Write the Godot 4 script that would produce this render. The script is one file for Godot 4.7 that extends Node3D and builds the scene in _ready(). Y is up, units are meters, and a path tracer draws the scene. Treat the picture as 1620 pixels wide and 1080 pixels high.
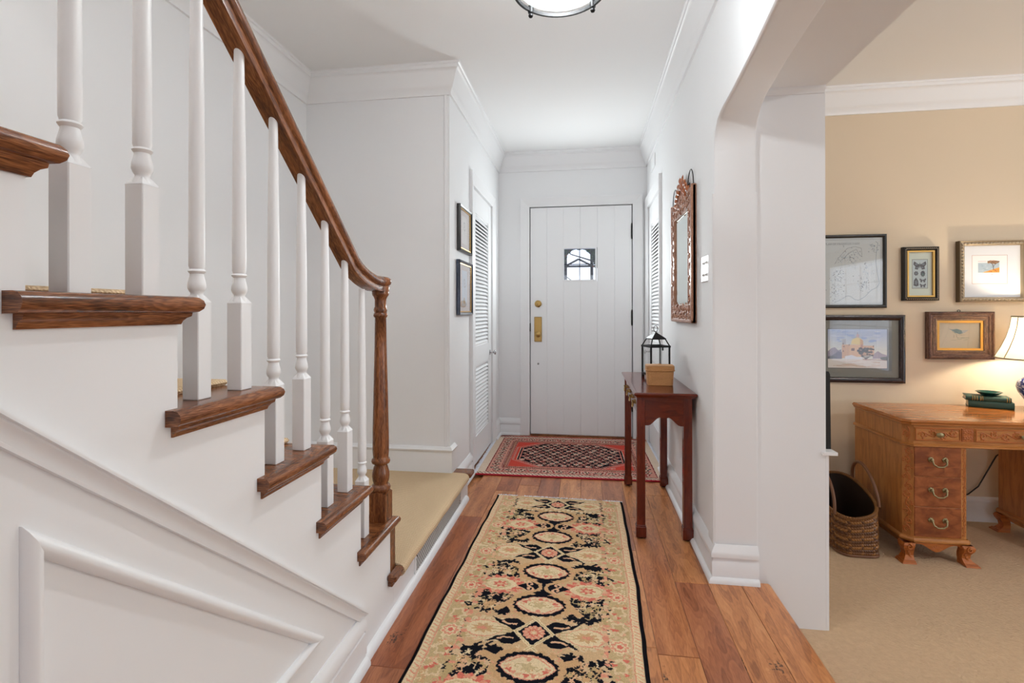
extends Node3D
# An entrance hall with a staircase on the left, a plank front door at the end and an arch to a sunken living room on the right.
# World: y up, hall floor at 0, the camera above the origin, the hall runs along -z. Metres.

const CEIL := 2.525
const LOW := -0.19          # living room floor
const BACK := -4.46         # wall with the front door
const WL := -0.778          # left hall wall
const WR := 0.53            # right hall wall
const TAN := -3.477         # living room picture wall
const STW := -1.67          # wall beside the stairs
const SIDE := -0.70         # open side of the stairs

var M := {}
var used := {}
var rng := RandomNumberGenerator.new()
var stairs: Node3D


class MB:
	var v := PackedVector3Array()
	var n := PackedVector3Array()
	var t := PackedVector2Array()
	var x := Transform3D()
	var off := Vector2()
	var grain := 0

	func uvp(p: Vector3, nn: Vector3) -> Vector2:
		var a := nn.abs()
		var d := 0
		if a.y >= a.x and a.y >= a.z: d = 1
		elif a.z >= a.x and a.z >= a.y: d = 2
		var u := grain
		if d == grain: u = (grain + 1) % 3
		var w := 3 - d - u
		return Vector2(p[u], p[w]) + off

	func put(p: Vector3, nn: Vector3, uv: Vector2) -> void:
		v.append(x * p)
		n.append((x.basis * nn).normalized())
		t.append(uv)

	# points in any order round the face; «o» tells which way is outside
	func face(pts: Array, o: Vector3) -> void:
		var nn: Vector3 = (pts[1] - pts[0]).cross(pts[2] - pts[0])
		if nn.length_squared() < 1e-14 and pts.size() > 3:
			nn = (pts[2] - pts[0]).cross(pts[3] - pts[0])
		if nn.length_squared() < 1e-16: return
		nn = nn.normalized()
		var rev := nn.dot(o) < 0.0
		if rev: nn = -nn
		for i in range(1, pts.size() - 1):
			var b: Vector3 = pts[i + 1] if not rev else pts[i]
			var c: Vector3 = pts[i] if not rev else pts[i + 1]
			for p: Vector3 in [pts[0], b, c]:
				put(p, nn, uvp(p, nn))

	func box(lo: Vector3, hi: Vector3, bev := 0.0, g := -1) -> MB:
		var s := hi - lo
		if g < 0:
			grain = 0
			if s.y > s.x and s.y >= s.z: grain = 1
			elif s.z > s.x: grain = 2
		else: grain = g
		var c := (lo + hi) / 2
		var h := s / 2
		var b := minf(bev, minf(h.x, minf(h.y, h.z)) * 0.9)
		for a in 3:
			var a1 := (a + 1) % 3
			var a2 := (a + 2) % 3
			for sg in [-1, 1]:
				var pts := []
				for q in [[-1, -1], [1, -1], [1, 1], [-1, 1]]:
					var p := c
					p[a] += sg * h[a]
					p[a1] += q[0] * (h[a1] - b)
					p[a2] += q[1] * (h[a2] - b)
					pts.append(p)
				var o := Vector3()
				o[a] = sg
				face(pts, o)
		if b > 0:
			for a in 3:
				var a1 := (a + 1) % 3
				var a2 := (a + 2) % 3
				for q in [[-1, -1], [1, -1], [1, 1], [-1, 1]]:
					var pts := []
					for k in [[-1, 0], [1, 0], [1, 1], [-1, 1]]:
						var p := c
						p[a] += k[0] * (h[a] - b)
						p[a1] += q[0] * (h[a1] - (0.0 if k[1] == 0 else b))
						p[a2] += q[1] * (h[a2] - (b if k[1] == 0 else 0.0))
						pts.append(p)
					var o := Vector3()
					o[a1] = q[0]
					o[a2] = q[1]
					face(pts, o)
			for i in 8:
				var g3 := Vector3(1 if i & 1 else -1, 1 if i & 2 else -1, 1 if i & 4 else -1)
				var pts := []
				for a in 3:
					var p := c
					for k in 3: p[k] += g3[k] * (h[k] - (0.0 if k == a else b))
					pts.append(p)
				face(pts, g3)
		return self

	func bx(cx: float, cy: float, cz: float, sx: float, sy: float, sz: float, bev := 0.0, g := -1) -> MB:
		return box(Vector3(cx - sx / 2, cy - sy / 2, cz - sz / 2), Vector3(cx + sx / 2, cy + sy / 2, cz + sz / 2), bev, g)

	# normals of an open or closed outline, smoothed where it turns less than ~50 degrees: [[normal before, normal after], ...]
	static func soft(pr: PackedVector2Array, closed: bool) -> Array:
		var c := pr.size()
		var segs := []
		for i in (c if closed else c - 1):
			var d := (pr[(i + 1) % c] - pr[i]).normalized()
			segs.append(Vector2(d.y, -d.x))
		var r := []
		for i in c:
			var a: Vector2 = segs[(i - 1 + c) % c] if closed else segs[maxi(i - 1, 0)]
			var b: Vector2 = segs[i] if closed else segs[mini(i, c - 2)]
			if a.dot(b) > 0.6:
				var m := (a + b).normalized()
				r.append([m, m])
			else: r.append([a, b])
		return r

	# profile of (radius, height), from the bottom up, outside to the right
	func lathe(pr: PackedVector2Array, seg := 20, at := Vector3.ZERO, sq := Vector2.ONE) -> MB:
		var nr := soft(pr, false)
		for i in pr.size() - 1:
			var n0: Vector2 = nr[i][1]
			var n1: Vector2 = nr[i + 1][0]
			for k in seg:
				var a0 := TAU * k / seg
				var a1 := TAU * (k + 1) / seg
				var d0 := Vector3(cos(a0) * sq.x, 0, sin(a0) * sq.y)
				var d1 := Vector3(cos(a1) * sq.x, 0, sin(a1) * sq.y)
				var P := [at + d0 * pr[i].x + Vector3.UP * pr[i].y, at + d0 * pr[i + 1].x + Vector3.UP * pr[i + 1].y, at + d1 * pr[i + 1].x + Vector3.UP * pr[i + 1].y, at + d1 * pr[i].x + Vector3.UP * pr[i].y]
				var N := [d0 * n0.x + Vector3.UP * n0.y, d0 * n1.x + Vector3.UP * n1.y, d1 * n1.x + Vector3.UP * n1.y, d1 * n0.x + Vector3.UP * n0.y]
				var R := maxf(pr[i].x, 0.02)
				var U := [Vector2(pr[i].y, a0 * R), Vector2(pr[i + 1].y, a0 * R), Vector2(pr[i + 1].y, a1 * R), Vector2(pr[i].y, a1 * R)]
				for j in [0, 2, 1, 0, 3, 2] if true else []:
					put(P[j], N[j], U[j] + off)
		return self

	# outline (to the right of it is outside) swept along a path with mitred corners; «up» fixes how it stands
	func sweep(path: PackedVector3Array, pr: PackedVector2Array, up := Vector3.UP, ring := false, closed_pr := true, smooth := false, caps := true, flip := 1.0) -> MB:
		var c := path.size()
		var segn := c if ring else c - 1
		var T := []
		for i in segn: T.append((path[(i + 1) % c] - path[i]).normalized())
		var nr := soft(pr, closed_pr)
		var k := pr.size()
		var S := []
		for i in segn: S.append((T[i] as Vector3).cross(up).normalized() * flip)
		var U := []
		for i in segn: U.append((S[i] as Vector3).cross(T[i]).normalized() * flip)
		var run := 0.0
		for i in segn:
			var ends := []
			for e in 2:
				var pi := (i + e) % c
				var j := i - 1 if e == 0 else i + 1
				if ring: j = (j + segn) % segn
				var nb: Vector3 = T[i]
				var sv: Vector3 = S[i]
				var uv2: Vector3 = U[i]
				if j >= 0 and j < segn:
					nb = (T[i] + T[j]).normalized()
					if smooth:
						sv = (S[i] + S[j]).normalized()
						uv2 = (U[i] + U[j]).normalized()
				var P := []
				for q in pr:
					var o: Vector3 = S[i] * q.x + U[i] * q.y
					o -= T[i] * (o.dot(nb) / T[i].dot(nb))
					P.append(path[pi] + o)
				ends.append([P, sv, uv2])
			var L: float = path[i].distance_to(path[(i + 1) % c])
			var acc := 0.0
			for a in (k if closed_pr else k - 1):
				var b := (a + 1) % k
				var w := pr[a].distance_to(pr[b])
				var P := [ends[0][0][a], ends[1][0][a], ends[1][0][b], ends[0][0][b]]
				var na: Vector2 = nr[a][1]
				var nb2: Vector2 = nr[b][0]
				var N := [ends[0][1] * na.x + ends[0][2] * na.y, ends[1][1] * na.x + ends[1][2] * na.y, ends[1][1] * nb2.x + ends[1][2] * nb2.y, ends[0][1] * nb2.x + ends[0][2] * nb2.y]
				var UVS := [Vector2(run, acc), Vector2(run + L, acc), Vector2(run + L, acc + w), Vector2(run, acc + w)]
				var gn: Vector3 = (P[1] - P[0]).cross(P[2] - P[0]) + (P[2] - P[0]).cross(P[3] - P[0])
				var order := [0, 2, 1, 0, 3, 2] if gn.dot(N[0] + N[2]) > 0 else [0, 1, 2, 0, 2, 3]
				for m in order: put(P[m], N[m], UVS[m] + off)
				acc += w
			run += L
			if caps and closed_pr and not ring:
				for e in 2:
					if (e == 0 and i == 0) or (e == 1 and i == segn - 1):
						var o: Vector3 = -T[i] if e == 0 else T[i]
						var ix := Geometry2D.triangulate_polygon(pr)
						for m in range(0, ix.size(), 3):
							face([ends[e][0][ix[m]], ends[e][0][ix[m + 1]], ends[e][0][ix[m + 2]]], o)
		return self

	func tube(path: PackedVector3Array, r: float, seg := 6, r1 := -1.0, ring := false) -> MB:
		var c := path.size()
		if r1 < 0: r1 = r
		var up := Vector3.UP
		var t0 := (path[1] - path[0]).normalized()
		if absf(t0.dot(up)) > 0.9: up = Vector3.RIGHT
		var s := t0.cross(up).normalized()
		var rows := []
		var run := 0.0
		for i in c + (1 if ring else 0):
			var ii := i % c
			var nx := path[(ii + 1) % c] if (ring or ii < c - 1) else path[ii] * 2 - path[ii - 1]
			var pv := path[(ii - 1 + c) % c] if (ring or ii > 0) else path[0] * 2 - path[1]
			var tg := (nx - pv).normalized()
			s = (s - tg * s.dot(tg)).normalized()
			var b := tg.cross(s)
			var rr := lerpf(r, r1, float(i) / maxi(c - 1, 1))
			var row := []
			for k in seg + 1:
				var a := TAU * k / seg
				var d := s * cos(a) + b * sin(a)
				row.append([path[ii] + d * rr, d, Vector2(run, a * rr)])
			rows.append(row)
			run += path[ii].distance_to(nx)
		for i in rows.size() - 1:
			for k in seg:
				var q := [rows[i][k], rows[i][k + 1], rows[i + 1][k + 1], rows[i + 1][k]]
				var gn: Vector3 = (q[1][0] - q[0][0]).cross(q[2][0] - q[0][0])
				var order := [0, 2, 1, 0, 3, 2] if gn.dot(q[0][1]) > 0 else [0, 1, 2, 0, 2, 3]
				for m in order: put(q[m][0], q[m][1], q[m][2] + off)
		if not ring:
			for e in 2:
				var row: Array = rows[0] if e == 0 else rows[-1]
				var pts := []
				for k in seg: pts.append(row[k][0])
				face(pts, (path[0] - path[1]) if e == 0 else (path[c - 1] - path[c - 2]))
		return self

	# outline in the plane of axes a (x of the outline) and b (y of it), from lo to hi along the third axis
	func prism(poly: PackedVector2Array, lo: float, hi: float, a := 0, b := 1, smooth := false) -> MB:
		var d := 3 - a - b
		var mk := func(p: Vector2, h: float) -> Vector3:
			var r := Vector3()
			r[a] = p.x
			r[b] = p.y
			r[d] = h
			return r
		var ix := Geometry2D.triangulate_polygon(poly)
		var up := Vector3()
		up[d] = 1
		for i in range(0, ix.size(), 3):
			face([mk.call(poly[ix[i]], hi), mk.call(poly[ix[i + 1]], hi), mk.call(poly[ix[i + 2]], hi)], up)
			face([mk.call(poly[ix[i]], lo), mk.call(poly[ix[i + 1]], lo), mk.call(poly[ix[i + 2]], lo)], -up)
		var area := 0.0
		for i in poly.size():
			var p := poly[i]
			var q := poly[(i + 1) % poly.size()]
			area += p.x * q.y - q.x * p.y
		var nr := soft(poly, true)
		for i in poly.size():
			var p := poly[i]
			var q := poly[(i + 1) % poly.size()]
			var o2 := Vector2((q - p).y, -(q - p).x) * signf(area)
			if not smooth:
				face([mk.call(p, lo), mk.call(q, lo), mk.call(q, hi), mk.call(p, hi)], mk.call(o2, 0.0))
			else:
				var n0: Vector3 = mk.call(nr[i][1] * signf(area), 0.0)
				var n1: Vector3 = mk.call(nr[(i + 1) % poly.size()][0] * signf(area), 0.0)
				var P := [mk.call(p, lo), mk.call(q, lo), mk.call(q, hi), mk.call(p, hi)]
				var N := [n0, n1, n1, n0]
				var gn: Vector3 = (P[1] - P[0]).cross(P[2] - P[0])
				var order := [0, 2, 1, 0, 3, 2] if gn.dot(n0) > 0 else [0, 1, 2, 0, 2, 3]
				for m in order: put(P[m], N[m], uvp(P[m], N[m]))
		return self

	# grid of points [[Vector3, ...], ...], smooth; «out» is a point inside the shape that normals turn away from, or a direction
	func grid(g: Array, o: Vector3, is_dir := false, uvs := Vector2.ZERO) -> MB:
		var R := g.size()
		var C: int = g[0].size()
		var N := []
		for i in R:
			var row := []
			for j in C:
				var du: Vector3 = g[mini(i + 1, R - 1)][j] - g[maxi(i - 1, 0)][j]
				var dv: Vector3 = g[i][mini(j + 1, C - 1)] - g[i][maxi(j - 1, 0)]
				var nn := du.cross(dv).normalized()
				row.append(nn)
			N.append(row)
		for i in R - 1:
			for j in C - 1:
				var P := [g[i][j], g[i + 1][j], g[i + 1][j + 1], g[i][j + 1]]
				var NN := [N[i][j], N[i + 1][j], N[i + 1][j + 1], N[i][j + 1]]
				var ref: Vector3 = o if is_dir else (P[0] + P[2]) / 2 - o
				var gn: Vector3 = (P[1] - P[0]).cross(P[2] - P[0]) + (P[2] - P[0]).cross(P[3] - P[0])
				var order := [0, 2, 1, 0, 3, 2] if gn.dot(ref) > 0 else [0, 1, 2, 0, 2, 3]
				for m in order:
					var nn: Vector3 = NN[m]
					if nn.dot(ref) < 0: nn = -nn
					var uv := uvp(P[m], nn)
					if uvs != Vector2.ZERO:
						var ii: int = i + (1 if m in [1, 2] else 0)
						var jj: int = j + (1 if m in [2, 3] else 0)
						uv = Vector2(float(ii) / (R - 1), float(jj) / (C - 1)) * uvs
					put(P[m], nn, uv)
		return self

	func rect(p: Vector3, ux: Vector3, uy: Vector3, w: float, h: float) -> MB:   # a flat print: u to the right, v down
		var nn := ux.cross(uy).normalized()
		var P := [p, p + ux * w, p + ux * w + uy * h, p + uy * h]
		var U := [Vector2(0, 1), Vector2(1, 1), Vector2(1, 0), Vector2(0, 0)]
		for m in [0, 2, 1, 0, 3, 2]: put(P[m], nn, U[m])
		return self

	func mesh() -> ArrayMesh:
		var a := []
		a.resize(Mesh.ARRAY_MAX)
		a[Mesh.ARRAY_VERTEX] = v
		a[Mesh.ARRAY_NORMAL] = n
		a[Mesh.ARRAY_TEX_UV] = t
		var m := ArrayMesh.new()
		m.add_surface_from_arrays(Mesh.PRIMITIVE_TRIANGLES, a)
		return m


func V(x: float, y: float, z: float) -> Vector3:
	return Vector3(x, y, z)


func pv2(a: Array) -> PackedVector2Array:
	var r := PackedVector2Array()
	for i in range(0, a.size(), 2): r.append(Vector2(a[i], a[i + 1]))
	return r


func pv3(a: Array) -> PackedVector3Array:
	return PackedVector3Array(a)


func numbered(nm: String) -> String:
	var k: int = used.get(nm, 0)
	used[nm] = k + 1
	return nm if k == 0 else "%s_%03d" % [nm, k]


func tag(o: Node, label: String, cat: String, group := "") -> void:
	o.set_meta("label", label)
	o.set_meta("category", cat)
	if group: o.set_meta("group", group)


func thing(nm: String, label: String, cat: String, at := Vector3.ZERO, turn := 0.0, group := "") -> Node3D:
	var o := Node3D.new()
	o.name = numbered(nm)
	o.position = at
	o.rotation.y = turn
	tag(o, label, cat, group)
	add_child(o)
	return o


func part(parent: Node, nm: String, b, m: Material, label := "") -> MeshInstance3D:
	var o := MeshInstance3D.new()
	o.name = nm
	o.mesh = b.mesh() if b is MB else b
	o.material_override = m
	if label: o.set_meta("label", label)
	parent.add_child(o, true)
	return o


func struct(nm: String, b, m: Material) -> MeshInstance3D:
	var o := part(self, nm, b, m)
	o.set_meta("kind", "structure")
	return o


func solo(nm: String, b, m: Material, label: String, cat: String, group := "") -> MeshInstance3D:
	var o := MeshInstance3D.new()
	o.name = numbered(nm)
	o.mesh = b.mesh() if b is MB else b
	o.material_override = m
	tag(o, label, cat, group)
	add_child(o)
	return o


func arc(cx: float, cy: float, r: float, a0: float, a1: float, k: int) -> Array:
	var r2 := []
	for i in k + 1:
		var a := lerpf(a0, a1, float(i) / k)
		r2.append_array([cx + r * cos(a), cy + r * sin(a)])
	return r2


# ---------------------------------------------------------------- textures and materials

func fn(sd: int, freq: float, oct := 3) -> FastNoiseLite:
	var f := FastNoiseLite.new()
	f.seed = sd
	f.noise_type = FastNoiseLite.TYPE_SIMPLEX_SMOOTH
	f.frequency = freq
	f.fractal_octaves = oct
	return f


func tex(im: Image) -> ImageTexture:
	return ImageTexture.create_from_image(im)


# u runs along the grain (1.2 m), v across (0.3 m); dark, middle, light
func wood_tex(sd: int, cols: Array, rings := 5.0, wave := 0.5, pores := 0.35, knots := 0, w := 512, h := 192) -> ImageTexture:
	var big := fn(sd, 1.0, 2)
	var fine := fn(sd + 7, 1.0, 2)
	var im := Image.create(w, h, false, Image.FORMAT_RGB8)
	var kn := []
	for i in knots: kn.append(Vector3(rng.randf(), rng.randf_range(0.15, 0.85), rng.randf_range(0.5, 1.0)))
	for y in h:
		var yy := float(y) / h
		for x in w:
			var xx := float(x) / w
			# blend of two shifted copies so that the ends meet
			var a := big.get_noise_2d(xx * 3.0, yy * 5.0)
			var b := big.get_noise_2d((xx - 1.0) * 3.0, yy * 5.0)
			var q := lerpf(a, b, smoothstep(0.8, 1.0, xx))
			var k := 0.0
			for kk in kn:
				var dx: float = (xx - kk.x) * 20.0 + 0.8 * big.get_noise_2d(yy * 30.0, xx * 12.0)
				var dy: float = (yy - kk.y) * 12.0 + 1.2 * big.get_noise_2d(xx * 60.0, yy * 9.0)
				var d2 := dx * dx + dy * dy
				q += 0.5 * exp(-d2 * 1.2) * kk.z
				k = maxf(k, exp(-d2 * 14.0 / kk.z))
			var r := (q * wave + yy) * rings
			r = r - floorf(r)
			var g := r if r < 0.8 else (1.0 - r) * 4.0
			var p := fine.get_noise_2d(xx * 26.0, yy * 190.0)
			var tone := clampf(0.62 - g * 0.34 + q * 0.35 + p * pores, 0.0, 1.0)
			var c: Color = (cols[0] as Color).lerp(cols[1], tone * 2.0) if tone < 0.5 else (cols[1] as Color).lerp(cols[2], tone * 2.0 - 1.0)
			if k > 0.02: c = c.lerp(Color(0.10, 0.055, 0.035), minf(k, 0.92))
			im.set_pixel(x, y, c)
	return tex(im)


func c8(r: int, g: int, b: int) -> Color:
	return Color8(r, g, b)


func flat(nm: String, c: Color, rough := 0.6, metal := 0.0, spec := 0.5) -> StandardMaterial3D:
	var m := StandardMaterial3D.new()
	m.resource_name = nm
	m.albedo_color = c
	m.roughness = rough
	m.metallic = metal
	m.metallic_specular = spec
	M[nm] = m
	return m


func printed(nm: String, im: Image, rough := 0.8) -> StandardMaterial3D:
	var m := flat(nm, Color.WHITE, rough)
	m.albedo_texture = tex(im)
	m.texture_repeat = false
	return m


func wood(nm: String, t: Texture2D, rough := 0.35, tint := Color.WHITE, su := 1.0, sv := 1.0) -> StandardMaterial3D:
	var m := flat(nm, tint, rough)
	m.albedo_texture = t
	m.uv1_scale = Vector3(su / 1.2, sv / 0.3, 1)
	return m


func bumped(m: StandardMaterial3D, t: Texture2D, cm: float) -> void:
	m.heightmap_enabled = true
	m.heightmap_texture = t
	m.heightmap_scale = cm


func noise_im(sd: int, w: int, h: int, freq: float, oct := 3) -> Image:
	var f := fn(sd, freq, oct)
	return f.get_seamless_image(w, h)


# two-tone mottled cloth from a native noise picture
func ramp_im(im: Image, cols: Array) -> Image:
	var w := im.get_width()
	var h := im.get_height()
	var o := Image.create(w, h, false, Image.FORMAT_RGB8)
	for y in h:
		for x in w:
			var g := im.get_pixel(x, y).r
			o.set_pixel(x, y, (cols[0] as Color).lerp(cols[1], g))
	return o


func world_tri(m: StandardMaterial3D, s: float) -> void:
	m.uv1_triplanar = true
	m.uv1_world_triplanar = true
	m.uv1_scale = Vector3.ONE * s


func make_materials() -> void:
	flat("wall", c8(243, 243, 244), 0.75)
	flat("ceiling", c8(245, 245, 245), 0.85)
	flat("trim", c8(243, 243, 244), 0.38)
	flat("tan", c8(228, 210, 184), 0.8)
	flat("black_metal", c8(30, 29, 30), 0.45, 0.6)
	flat("black", c8(20, 20, 20), 0.5)
	flat("brass", c8(180, 148, 92), 0.36, 1.0)
	flat("old_brass", c8(150, 138, 104), 0.38, 1.0)
	flat("nickel", c8(190, 190, 192), 0.2, 1.0)
	flat("grey_metal", c8(150, 150, 148), 0.4, 0.5)
	flat("grille", c8(206, 206, 203), 0.4, 0.0)
	flat("gap_shade", c8(28, 26, 25), 0.9)  # near-black colour standing in for shade inside openings
	flat("mirror", c8(226, 234, 228), 0.02, 1.0)
	flat("paper", c8(238, 240, 242), 0.8)
	flat("gold", c8(214, 170, 96), 0.32, 0.8)
	flat("silver_gilt", c8(178, 162, 138), 0.38, 0.7)
	flat("jade", c8(30, 74, 66), 0.15)
	flat("green_cloth", c8(40, 72, 60), 0.6)
	flat("page", c8(226, 214, 188), 0.9)
	flat("cord_brown", c8(24, 22, 20), 0.5)
	flat("fringe", c8(232, 232, 240), 0.9)
	flat("white_plastic", c8(240, 240, 240), 0.35)
	var glass := flat("glass", Color(0.9, 0.95, 0.95, 0.06), 0.0)
	glass.transparency = BaseMaterial3D.TRANSPARENCY_ALPHA
	glass.metallic_specular = 0.5
	var pg := flat("picture_glass", Color(1, 1, 1, 0.03), 0.0)
	pg.transparency = BaseMaterial3D.TRANSPARENCY_ALPHA
	var bulb := flat("bulb", Color.WHITE, 0.5)
	bulb.emission_enabled = true
	bulb.emission = c8(255, 246, 232)
	bulb.emission_energy_multiplier = 2.0
	# floor planks: four cuts of the same reddish wood
	var cuts := [
		[c8(134, 76, 46), c8(188, 120, 76), c8(216, 152, 104)], [c8(122, 68, 44), c8(172, 106, 70), c8(200, 134, 92)],
		[c8(140, 84, 50), c8(200, 132, 82), c8(222, 160, 108)], [c8(114, 62, 40), c8(162, 94, 60), c8(190, 120, 80)]]
	for i in 4:
		var m := wood("plank_%d" % i, wood_tex(20 + i, cuts[i], [4.0, 3.0, 2.5, 3.0][i], 0.9, 0.22, [0, 1, 1, 1][i], 640, 160), 0.30)
		m.metallic_specular = 0.5
	wood("plank_end", M.plank_2.albedo_texture, 0.3)
	var oak := [c8(62, 33, 18), c8(128, 76, 44), c8(174, 114, 70)]
	wood("oak", wood_tex(41, oak, 7.0, 0.55, 0.5), 0.24, Color.WHITE, 1.6, 2.6)
	wood("oak_worn", wood_tex(42, [c8(84, 56, 44), c8(120, 84, 66), c8(150, 112, 92)], 6.0, 0.4, 0.5), 0.3, Color.WHITE, 1.6, 2.6)
	var mahog := wood_tex(43, [c8(74, 22, 12), c8(104, 36, 18), c8(124, 48, 26)], 3.0, 0.4, 0.25)
	wood("mahogany", mahog, 0.16, Color.WHITE, 1.5, 1.5)
	var dk := wood_tex(44, [c8(150, 92, 42), c8(184, 120, 62), c8(202, 140, 80)], 3.0, 0.4, 0.22)
	wood("desk", dk, 0.28, Color.WHITE, 1.5, 1.8)
	wood("desk_top", dk, 0.14, c8(255, 240, 224), 1.2, 1.5)
	wood("desk_carved", dk, 0.34, c8(250, 218, 190), 1.5, 1.8)
	# burl veneer
	var bw := fn(51, 0.018, 4)
	var bi := Image.create(256, 160, false, Image.FORMAT_RGB8)
	for y in 160:
		for x in 256:
			var g := bw.get_noise_2d(x + 30.0 * bw.get_noise_2d(y * 1.7, x * 0.6), y * 1.4)
			g = clampf(0.5 + g * 0.9, 0.0, 1.0)
			bi.set_pixel(x, y, c8(122, 62, 34).lerp(c8(168, 96, 54), g))
	var burl := wood("burl", tex(bi), 0.26)
	burl.uv1_scale = Vector3(2.6, 3.6, 1)
	var carved := wood_tex(45, [c8(116, 74, 54), c8(172, 120, 94), c8(208, 162, 134)], 6.0, 0.6, 0.5)
	wood("mirror_wood", carved, 0.35, Color.WHITE, 3.0, 3.0)
	wood("mirror_gold", carved, 0.35, c8(255, 196, 110), 3.0, 3.0)
	wood("frame_brown", wood_tex(46, [c8(52, 32, 26), c8(104, 72, 58), c8(150, 112, 92)], 5.0, 0.4, 0.5), 0.26, Color.WHITE, 3.0, 3.0)
	wood("frame_dark", wood_tex(47, [c8(24, 14, 14), c8(44, 28, 26), c8(62, 42, 38)], 4.0, 0.4, 0.4), 0.24, Color.WHITE, 2.0, 2.0)
	wood("frame_navy", wood_tex(49, [c8(22, 26, 36), c8(44, 54, 74), c8(84, 98, 124)], 4.0, 0.4, 0.3), 0.22, Color.WHITE, 2.0, 2.0)
	wood("frame_black", wood_tex(48, [c8(16, 15, 14), c8(32, 30, 27), c8(52, 48, 40)], 4.0, 0.4, 0.4), 0.3, Color.WHITE, 2.0, 2.0)
	# carpets
	var pile := tex(noise_im(61, 256, 256, 0.12, 4))
	var lc := flat("carpet_low", Color.WHITE, 0.97)
	lc.albedo_texture = tex(ramp_im(noise_im(62, 256, 256, 0.05, 5), [c8(200, 172, 142), c8(212, 184, 152)]))
	world_tri(lc, 2.2)
	bumped(lc, pile, 0.35)
	lc.metallic_specular = 0.1
	# looped berber: rows of knots
	var lw := 256
	var loops := Image.create(lw, lw, false, Image.FORMAT_RGB8)
	var lcol := Image.create(lw, lw, false, Image.FORMAT_RGB8)
	var ln := fn(63, 0.06, 3)
	for y in lw:
		for x in lw:
			var row := y / 16
			var u := fposmod(x + (8 if row % 2 else 0) + 2.0 * ln.get_noise_2d(x, y), 16.0) / 16.0 - 0.5
			var w2 := (y % 16) / 16.0 - 0.5
			var d := clampf(1.0 - sqrt(u * u * 3.4 + w2 * w2 * 3.0), 0.0, 1.0)
			var tone := clampf(0.55 * d + 0.45 + 0.25 * ln.get_noise_2d(x * 2.0, y * 2.0), 0.0, 1.0)
			loops.set_pixel(x, y, Color(d, d, d))
			lcol.set_pixel(x, y, c8(196, 164, 126).lerp(c8(242, 216, 180), tone))  # loops painted darker toward their edges, shade put into the colour
	var bc := flat("berber", Color.WHITE, 0.95)
	bc.albedo_texture = tex(lcol)
	world_tri(bc, 8.5)
	bumped(bc, tex(loops), 0.35)
	bc.metallic_specular = 0.15
	# wicker of the little box: upright stakes with weavers going over and under
	var wk := Image.create(128, 128, false, Image.FORMAT_RGB8)
	var wh := Image.create(128, 128, false, Image.FORMAT_RGB8)
	var wn := fn(64, 0.09, 3)
	for y in 128:
		for x in 128:
			var cell := (x / 16 + y / 8) % 2
			var a := absf(sin(PI * (x % 16) / 16.0)) * (0.6 + 0.4 * cell)
			var b := absf(sin(PI * (y % 8) / 8.0)) * (1.0 - 0.35 * cell)
			var hgt := clampf(0.25 + 0.75 * a * b, 0.0, 1.0)
			wh.set_pixel(x, y, Color(hgt, hgt, hgt))
			wk.set_pixel(x, y, c8(184, 116, 58).lerp(c8(252, 204, 146), clampf(hgt + 0.3 * wn.get_noise_2d(x, y), 0.0, 1.0)))  # strands painted darker with depth, shade put into the colour
	var wm := flat("wicker", Color.WHITE, 0.55)
	wm.albedo_texture = tex(wk)
	wm.uv1_scale = Vector3(17, 17, 1)
	bumped(wm, tex(wh), 0.3)
	for i in 3:
		flat("strip_%d" % i, [c8(150, 102, 52), c8(116, 74, 36), c8(92, 56, 28)][i], 0.38)
	flat("strip_dark", c8(46, 30, 20), 0.5)
	flat("rattan", c8(120, 80, 54), 0.4)
	# lamp
	var shade := flat("shade", c8(244, 240, 230), 0.9)
	shade.backlight_enabled = true
	shade.backlight = c8(220, 206, 180)
	flat("shade_trim", c8(150, 140, 116), 0.7)
	var jw := fn(65, 0.03, 3)
	var ji := Image.create(256, 256, false, Image.FORMAT_RGB8)
	for y in 256:
		for x in 256:
			var g := jw.get_noise_2d(x * 1.0, y * 1.0)
			var e := absf(jw.get_noise_2d(x * 2.6 + 900.0, y * 2.6))
			var c := c8(206, 210, 226)
			if g > -0.05: c = c8(44, 58, 130) if e > 0.05 else c8(196, 202, 224)
			if g > 0.28: c = c8(34, 44, 112)
			ji.set_pixel(x, y, c)
	var jar := flat("china", Color.WHITE, 0.08)
	jar.albedo_texture = tex(ji)
	jar.uv1_scale = Vector3(3.2, 3.2, 1)
	# outside
	flat("snow", c8(150, 154, 164), 0.9)
	flat("binding_black", c8(22, 21, 24), 0.95, 0.0, 0.1)
	flat("bark", c8(66, 52, 48), 0.9)
	flat("iron", c8(26, 24, 36), 0.5)
	var lf := flat("leaf", c8(50, 70, 44), 0.7)
	lf.backlight_enabled = true
	lf.backlight = c8(50, 66, 30)
	flat("leaf_red", c8(120, 62, 50), 0.7)
	flat("brick_far", c8(128, 128, 138), 0.9)


# ---------------------------------------------------------------- drawing on flat prints and rugs

func fill(im: Image, pts: PackedVector2Array, c: Color) -> void:
	var lo := pts[0].y
	var hi := pts[0].y
	for p in pts:
		lo = minf(lo, p.y)
		hi = maxf(hi, p.y)
	var k := pts.size()
	for y in range(maxi(0, int(lo)), mini(im.get_height() - 1, int(hi)) + 1):
		var yy := y + 0.5
		var xs := []
		for i in k:
			var a := pts[i]
			var b := pts[(i + 1) % k]
			if (a.y <= yy) != (b.y <= yy): xs.append(a.x + (b.x - a.x) * (yy - a.y) / (b.y - a.y))
		xs.sort()
		for i in range(0, xs.size() - 1, 2):
			var x0 := int(round(xs[i]))
			var x1 := int(round(xs[i + 1]))
			if x1 > x0: im.fill_rect(Rect2i(x0, y, x1 - x0, 1), c)


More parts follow.
